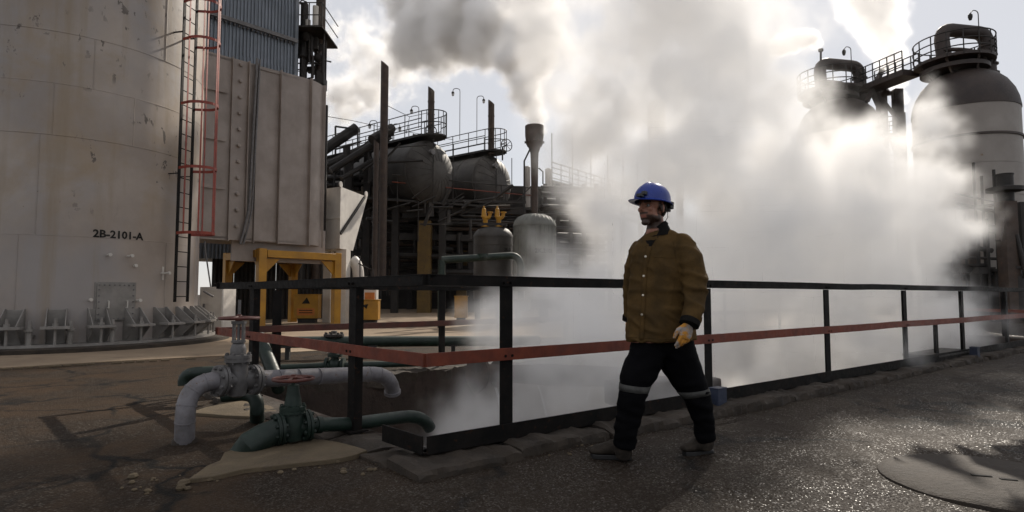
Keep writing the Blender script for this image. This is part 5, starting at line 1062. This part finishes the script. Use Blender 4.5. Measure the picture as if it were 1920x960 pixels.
# trousers
m = MB()
for rows in (FRONT, BACK): P_, R_ = legpts(rows); R_ = [x * .94 for x in R_]; m.tube([P_[0] + V((.01 if rows is FRONT else -.01, 0, .10))] + P_, [R_[0] * .8] + R_, 20, ref=X_); m.ball(P_[0], R_[0], 12, 10)
m.ball(at(1238, 645, 4.14), (.19, .12, .10), 20, 12)
tr = fuse(m.build('trousers', None), .012, 4, .5)
for v in tr.data.vertices:
    p_ = v.co; wr = 1 - abs(mnoise.noise(V((p_.x * 8 + p_.z * 3, p_.y * 8, p_.z * 11 + 1)))) * 2; low = sm(p_.z, .45, .12); v.co = p_ + v.normal * (.008 * mnoise.noise(p_ * 6) + .011 * wr + .013 * low * mnoise.noise(V((p_.x * 5, p_.y * 5, p_.z * 22))))
tbv = BVHTree.FromPolygons([v.co.copy() for v in tr.data.vertices], [tuple(p_.vertices) for p_ in tr.data.polygons]); adopt(tr, man, M['trouser'])
for rows, z0, sl in ((FRONT, 727, .16), (BACK, 736, -.22)):                       # reflective bands follow the legs
    k = [i for i in range(len(rows) - 1) if rows[i][1] <= z0 < rows[i + 1][1]][0]; f_ = (z0 - rows[k][1]) / (rows[k + 1][1] - rows[k][1]); P_, R_ = legpts(rows); c = P_[k].lerp(P_[k + 1], f_); ax = (P_[k + 1] - P_[k]).normalized(); n = 40; vs = []
    for i in range(n):
        a = 2 * pi * i / n
        for dz in (-.021, .021):
            e = V((cos(a), sin(a), 0)); q = c + UP * dz + UP * (-sl * cos(a) * .07); h = tbv.ray_cast(q + e * .3, -e); p_ = h[0] if h[0] is not None and (h[0] - q).length < .2 else q + e * R_[k]; vs.append(p_ + e * .004)
    m = MB(); m.add(vs, [(2 * i, 2 * i + 1, (2 * i + 3) % (2 * n), (2 * i + 2) % (2 * n)) for i in range(n)]); b_ = m.build('reflective_band', M['band'], tr); sd = b_.modifiers.new('thickness', 'SOLIDIFY'); sd.thickness = .003
# boots
def boot(ank, heel, toe, lift=0.0):
    f = (toe - heel); L = f.length; f = f.normalized(); s = V((-f.y, f.x, 0)).normalized(); m = MB(); z0 = .028
    rows = [(-.01, .035, .045), (.03, .047, .055), (.09, .046, .06), (.15, .049, .048), (.21, .052, .036), (.26, .046, .03), (.295, .03, .022)]; k = L / .30
    m.tube([heel + f * (x * k) + UP * (z0 + h * .85) for x, wd, h in rows], [wd for x, wd, h in rows], 16, ref=s, rb=[h for x, wd, h in rows]); m.ball(heel + f * .275 * k + UP * (z0 + .022), (.03, .042, .024), 12, 8, Matrix((f, s, UP)).transposed())
    m.tube([heel + f * .05 + UP * .07, ank - UP * .04, ank + UP * .03], [.052, .056, .06], 16); o = fuse(m.build('boot', None), .006, 4, .5); rough_mesh(o, .003, 22); adopt(o, man, M['boot'])
    out = [(-.012, .03), (.005, .039), (.06, .041), (.11, .037), (.17, .045), (.22, .048), (.265, .041), (.288, .026), (.295, 0)]; poly = [heel + f * (x * k) + s * w_ for x, w_ in out] + [heel + f * (x * k) - s * w_ for x, w_ in reversed(out[:-1])]
    m = MB(); m.prism([q + UP * (.001 + lift) for q in poly], UP * .03); so = m.build('sole', M['blackplastic'], o, bevel=.004)
    for v in so.data.vertices: pass
boot(at(1169, 838, 4.07), gnd(1181, 861), gnd(1106, 858)); boot(at(1322, 824, 4.24), gnd(1332, 850), gnd(1280, 855))
# hard hat
m = MB(); N, K = 40, 12; vs = []; HT = hp_(-.008, 0, .048); tiltU = (HU + HF * -.10).normalized(); tf = HL.cross(tiltU).normalized()
for i in range(K + 1):
    p_ = pi / 2 * i / K
    for k in range(N):
        a = 2 * pi * k / N; rx, ry, rz = .136, .112, .118; sq = 1 + .05 * (1 - abs(sin(2 * a))) * 0; ridge = .006 * max(0, 1 - abs(sin(a)) * 5) * cos(p_ - .5)
        vs.append(HT + tf * (rx * sin(p_) ** .9 * cos(a)) + HL * (ry * sin(p_) ** .9 * sin(a)) + tiltU * (rz * cos(p_) + ridge))
for i, (o_, dz) in enumerate(((.0, -.012), (.008, -.017), (.014, -.019), (.012, -.023), (-.004, -.020))):
    for k in range(N):
        a = 2 * pi * k / N; pk_ = max(0, cos(a)) ** 2.2 * .058 if 1 <= i <= 3 else 0; r1 = (.136 + o_ + pk_, .112 + o_)
        vs.append(HT + tf * r1[0] * cos(a) + HL * r1[1] * sin(a) + tiltU * (dz - .012 * (pk_ / .058)))
fs = [(i * N + k, i * N + (k + 1) % N, (i + 1) * N + (k + 1) % N, (i + 1) * N + k) for i in range(K + 5) for k in range(N)]
m.add(vs, fs); hat = m.build('hard_hat', M['helmet'], man, smooth=50)
m = MB(); m.box(HT + tf * .158 + HL * .03 + tiltU * .0, (.035, .04, .022), M=Matrix((tf, HL, tiltU)).transposed()); m.box(HT + tf * .135 + HL * .045 + tiltU * .018, (.03, .03, .025), M=Matrix((tf, HL, tiltU)).transposed()); m.build('lamp_clip', M['blackplastic'], hat, bevel=.003)
m = MB(); m.box(HT - tf * .128 - tiltU * .02, (.03, .09, .075), M=Matrix((tf, HL, tiltU)).transposed()); m.box(HT - tf * .112 + HL * .065 - tiltU * .02, (.035, .03, .05), M=Matrix((tf, HL, tiltU)).transposed()); m.tube([HT - tf * .148 - tiltU * .02, HT - tf * .165 - tiltU * .02], .02, 12); m.build('rear_adjuster', M['blackplastic'], hat, bevel=.005)
m = MB(); m.tube([hp_(-.03, .088, .012), hp_(-.05, .092, -.03), hp_(-.06, .085, -.07), hp_(-.045, .075, -.1), hp_(-.03, .07, -.115)], .0022, 5); m.build('cord', M['band'], hat)

# ------------------------------------------------------------------ steam: density grids filled from lumpy fields
class Fx:
    """a field expression in a geometry node tree"""
    def __init__(s, t, k): s.t = t; s.k = k
    def m(s, op, *a, clamp=False):
        n = s.t.nodes.new('ShaderNodeMath'); n.operation = op; n.use_clamp = clamp
        for i, v in enumerate((s,) + a):
            if isinstance(v, Fx): s.t.links.new(v.k, n.inputs[i])
            else: n.inputs[i].default_value = v
        return Fx(s.t, n.outputs[0])
    def v(s, op, *a):
        n = s.t.nodes.new('ShaderNodeVectorMath'); n.operation = op
        for i, v in enumerate((s,) + a):
            sk = n.inputs['Scale'] if op == 'SCALE' and i == 1 else n.inputs[i]
            if isinstance(v, Fx): s.t.links.new(v.k, sk)
            else: sk.default_value = v
        return Fx(s.t, n.outputs['Value' if op in ('LENGTH', 'DOT_PRODUCT') else 'Vector'])
    def noise(s, scale, detail=2., rough=.5, col=False):
        n = s.t.nodes.new('ShaderNodeTexNoise'); s.t.links.new(s.k, n.inputs['Vector']); n.inputs['Scale'].default_value = scale; n.inputs['Detail'].default_value = detail; n.inputs['Roughness'].default_value = rough
        return Fx(s.t, n.outputs['Color' if col else 'Fac'])
def steam(name, label, blobs, voxel, dens, warp, fb, edge, g, floor=None, pad=.3, cat='steam', k0=.12, thin=None, mod=None):
    """blobs: (centre, radius, weight); warp: [(scale, amount)]; fb: (scale, amount, detail)"""
    mt = bpy.data.materials.new(name + '_volume'); mt.use_nodes = True; nt = mt.node_tree; nt.nodes.remove(nt.nodes['Principled BSDF'])
    pv = nt.nodes.new('ShaderNodeVolumePrincipled'); pv.inputs['Color'].default_value = (.985, .983, .98, 1); pv.inputs['Anisotropy'].default_value = g; pv.inputs['Density'].default_value = 1.0
    nt.links.new(pv.outputs[0], nt.nodes['Material Output'].inputs['Volume'])
    lo = [min(c[i] - r for c, r, w_ in blobs) - pad for i in range(3)]; hi = [max(c[i] + r for c, r, w_ in blobs) + pad for i in range(3)]
    if floor is not None: lo[2] = max(lo[2], floor)
    t = bpy.data.node_groups.new(name + '_field', 'GeometryNodeTree'); t.interface.new_socket('Geometry', in_out='OUTPUT', socket_type='NodeSocketGeometry'); out = t.nodes.new('NodeGroupOutput')
    p = Fx(t, t.nodes.new('GeometryNodeInputPosition').outputs[0]); q = p
    for s_, am in warp: q = q.v('ADD', p.noise(s_, 3, .6, True).v('SUBTRACT', (.5, .5, .5)).v('SCALE', am))
    e = None
    for c, r, w_ in blobs:
        b = (q.v('SUBTRACT', tuple(c)).v('LENGTH').m('MULTIPLY', -1. / r).m('ADD', 1.)).m('MAXIMUM', 0.).m('MULTIPLY', w_); e = b if e is None else e.m('SMOOTH_MAX', b, k0)
    n = p.noise(fb[0], fb[2], .65).m('SUBTRACT', .3).m('MAXIMUM', 0.).m('MULTIPLY', fb[1]); e = e.m('SUBTRACT', n).m('SUBTRACT', .03).m('MULTIPLY', 1 / edge).m('ADD', 0., clamp=True)
    e = e.m('MULTIPLY', e).m('MULTIPLY', dens)
    if mod: e = e.m('MULTIPLY', q.noise(mod[0], 5, .6).m('SUBTRACT', mod[1]).m('MULTIPLY', mod[2]).m('ADD', 0., clamp=True).m('MAXIMUM', .14))       # hollows between the billows
    if thin:                                                                    # thinner as it rises and mixes
        sp = t.nodes.new('ShaderNodeSeparateXYZ'); t.links.new(p.k, sp.inputs[0]); z = Fx(t, sp.outputs[2]); f_ = z.m('SUBTRACT', thin[0]).m('MULTIPLY', 1 / (thin[1] - thin[0])).m('ADD', 0., clamp=True)
        e = e.m('MULTIPLY', f_.m('MULTIPLY', thin[2] - 1).m('ADD', 1.)); g_ = z.m('SUBTRACT', .1).m('MULTIPLY', .5).m('ADD', 0., clamp=True); e = e.m('MULTIPLY', g_.m('MULTIPLY', .6).m('ADD', .4))
    vc = t.nodes.new('GeometryNodeVolumeCube'); t.links.new(e.k, vc.inputs['Density']); vc.inputs['Min'].default_value = lo; vc.inputs['Max'].default_value = hi
    for i, a in enumerate('XYZ'): vc.inputs['Resolution ' + a].default_value = max(8, int((hi[i] - lo[i]) / voxel))
    sm_ = t.nodes.new('GeometryNodeSetMaterial'); sm_.inputs['Material'].default_value = mt; t.links.new(vc.outputs[0], sm_.inputs[0]); t.links.new(sm_.outputs[0], out.inputs[0])
    vd = bpy.data.volumes.new(name); o = bpy.data.objects.new(name, vd); COL.objects.link(o); vd.materials.append(mt); o.modifiers.new('field', 'NODES').node_group = t
    return tag(o, label, cat)
def B(px, py, Z, r, w_=1.0): return (at(px, py, Z), r * 1.45, w_)
low = [B(850, 790, 5.5, .42), B(810, 803, 5.1, .3), B(900, 745, 6.1, .6), B(860, 745, 6.2, .4), B(985, 725, 6.2, .65), B(1055, 715, 6.6, .85), B(1140, 720, 6.9, .8), B(1010, 640, 7.0, .8), B(1220, 690, 7.4, .9), B(900, 770, 6.0, .5), B(970, 745, 6.7, .75), B(1080, 720, 7.3, .9), B(1190, 700, 8.0, 1.0), B(1300, 680, 8.7, 1.1), B(1410, 660, 9.3, 1.15), B(1510, 650, 10.1, 1.15), B(1610, 635, 10.9, 1.15), B(1700, 625, 11.5, 1.1), B(1050, 775, 6.0, .45), B(1240, 745, 6.9, .5), B(1430, 715, 7.9, .55), B(1620, 680, 9.2, .6), B(1790, 615, 12, 1.0), B(1835, 612, 12.6, .6),
       B(950, 640, 7.3, .8), B(1060, 600, 7.8, 1.0), B(1190, 570, 8.4, 1.3), B(1320, 545, 9, 1.5), B(1450, 530, 9.8, 1.6), B(1580, 525, 10.6, 1.5), B(1690, 530, 11.4, 1.2),
       B(1150, 450, 8.8, 1.0), B(1270, 420, 9.2, 1.5), B(1420, 400, 9.8, 1.8), B(1560, 410, 10.4, 1.6), B(1690, 410, 11, 1.3), B(1730, 450, 11.3, .9),
       B(1180, 330, 9.4, 1.1), B(1300, 290, 9.7, 1.5), B(1410, 250, 10, 1.4), B(1350, 150, 10.4, 1.5), B(1250, 180, 10.4, 1.4), B(1380, 60, 10.9, 1.5), B(1250, 40, 11, 1.8), B(1150, 40, 11.4, 1.2, .7), B(1300, -80, 11.4, 2.2),
       B(1140, 480, 8.6, .85), B(1090, 555, 8.2, .65), B(1120, 410, 9, .7, .8), B(1590, 370, 10.8, 1.6), B(1540, 300, 10.8, 1.2), B(1630, 290, 11.2, 1.0), B(1680, 380, 11.2, 1.3), B(1000, 690, 7.0, .8), B(1110, 650, 7.5, .9), B(960, 760, 6.1, .5), B(900, 690, 6.9, .45), B(920, 590, 7.6, .6), B(1065, 90, 11.2, 1.25, .85), B(1040, 20, 11.5, 1.2, .8), B(1075, 190, 10.6, .9, .8), B(1010, -40, 11.8, 1.2, .7), B(1120, 340, 9.6, 1.0, .8), B(1120, 240, 10.2, 1.2, .75), B(1120, 120, 10.8, 1.4, .75), B(1540, 330, 10.6, 1.2), B(1600, 340, 10.8, 1.1), B(1480, 330, 10.2, 1.2), B(1460, 180, 10.4, .8, .8), B(1450, 60, 10.9, 1.0, .8),
       B(1650, 330, 11, 1.0), B(1720, 260, 11.2, .85), B(1750, 195, 11.4, .6), B(1735, 340, 11.2, .9)]
steam('steam_cloud', 'great white steam cloud rising from the pit behind the man and the railing', low, .065, 3.8, ((.4, 1.5), (1.2, .9), (3.2, .35)), (1.0, 1.4, 7), .42, .25, floor=-1.0, thin=(.3, 5.0, .6), mod=(1.2, .38, 7.0))
def Bp(px, py, Z, rpx, w_=1.0): return (at(px, py, Z), rpx * 1.35 * Z / F, w_)
chp = [Bp(1003, 238, 24, 17, 1.5), Bp(1003, 226, 24, 19, 1.4), Bp(1001, 208, 24.1, 24), Bp(996, 180, 24.5, 34), Bp(985, 148, 25.2, 46), Bp(1012, 118, 25.2, 34), Bp(962, 108, 27, 62), Bp(1000, 62, 27.5, 66), Bp(1000, -10, 29, 72), Bp(925, 62, 31, 80), Bp(875, 55, 35, 92), Bp(820, 60, 40, 92), Bp(775, 88, 44, 62), Bp(910, -5, 33, 95), Bp(790, 15, 43, 88), Bp(845, -10, 38, 95),
       Bp(735, 120, 47, 80, .6), Bp(690, 165, 48, 78, .6), Bp(650, 185, 50, 78, .6), Bp(690, 90, 48, 90, .5), Bp(635, 70, 50, 90, .42)]
steam('steam_plume', 'dense grey plume drifting left from the cup-topped vent', chp, .13, 6.0, ((.3, 1.6), (.9, 1.0), (2.4, .4)), (.8, 1.2, 7), .5, .3)
jet = [B(1690, 208, 33, .22), B(1688, 182, 33, .4), B(1682, 150, 33, .55), B(1672, 110, 33, .8), B(1660, 70, 33, 1.1), B(1645, 30, 33, 1.4), B(1630, -15, 33, 1.7)]
steam('steam_plume', 'narrow white jet of steam rising between the two domed towers', jet, .1, 1.6, ((.5, .6), (1.5, .4)), (1.9, .7, 5), .35, .5)
puf = [B(1532, 84, 34.5, .3), B(1518, 73, 34.5, .5), B(1500, 72, 34.5, .6), B(1478, 80, 34.5, .65), B(1455, 88, 34.8, .6)]
steam('steam_plume', 'small dark puff trailing left from the thin vent tip above the farther tower', puf, .08, 5.0, ((.8, .6), (2, .4)), (1.8, .9, 5), .3, .4)
veil = [(at(1120, 340, 37), 6, 1.), (at(1110, 220, 38), 8, .8), (at(1260, 250, 36), 8, 1.)]
tag(steam('steam_veil', 'thin veil of drifting steam between the pit and the far plant', veil, .4, .07, ((.2, 2.0),), (.4, .8, 4), .5, .5), kind='stuff')
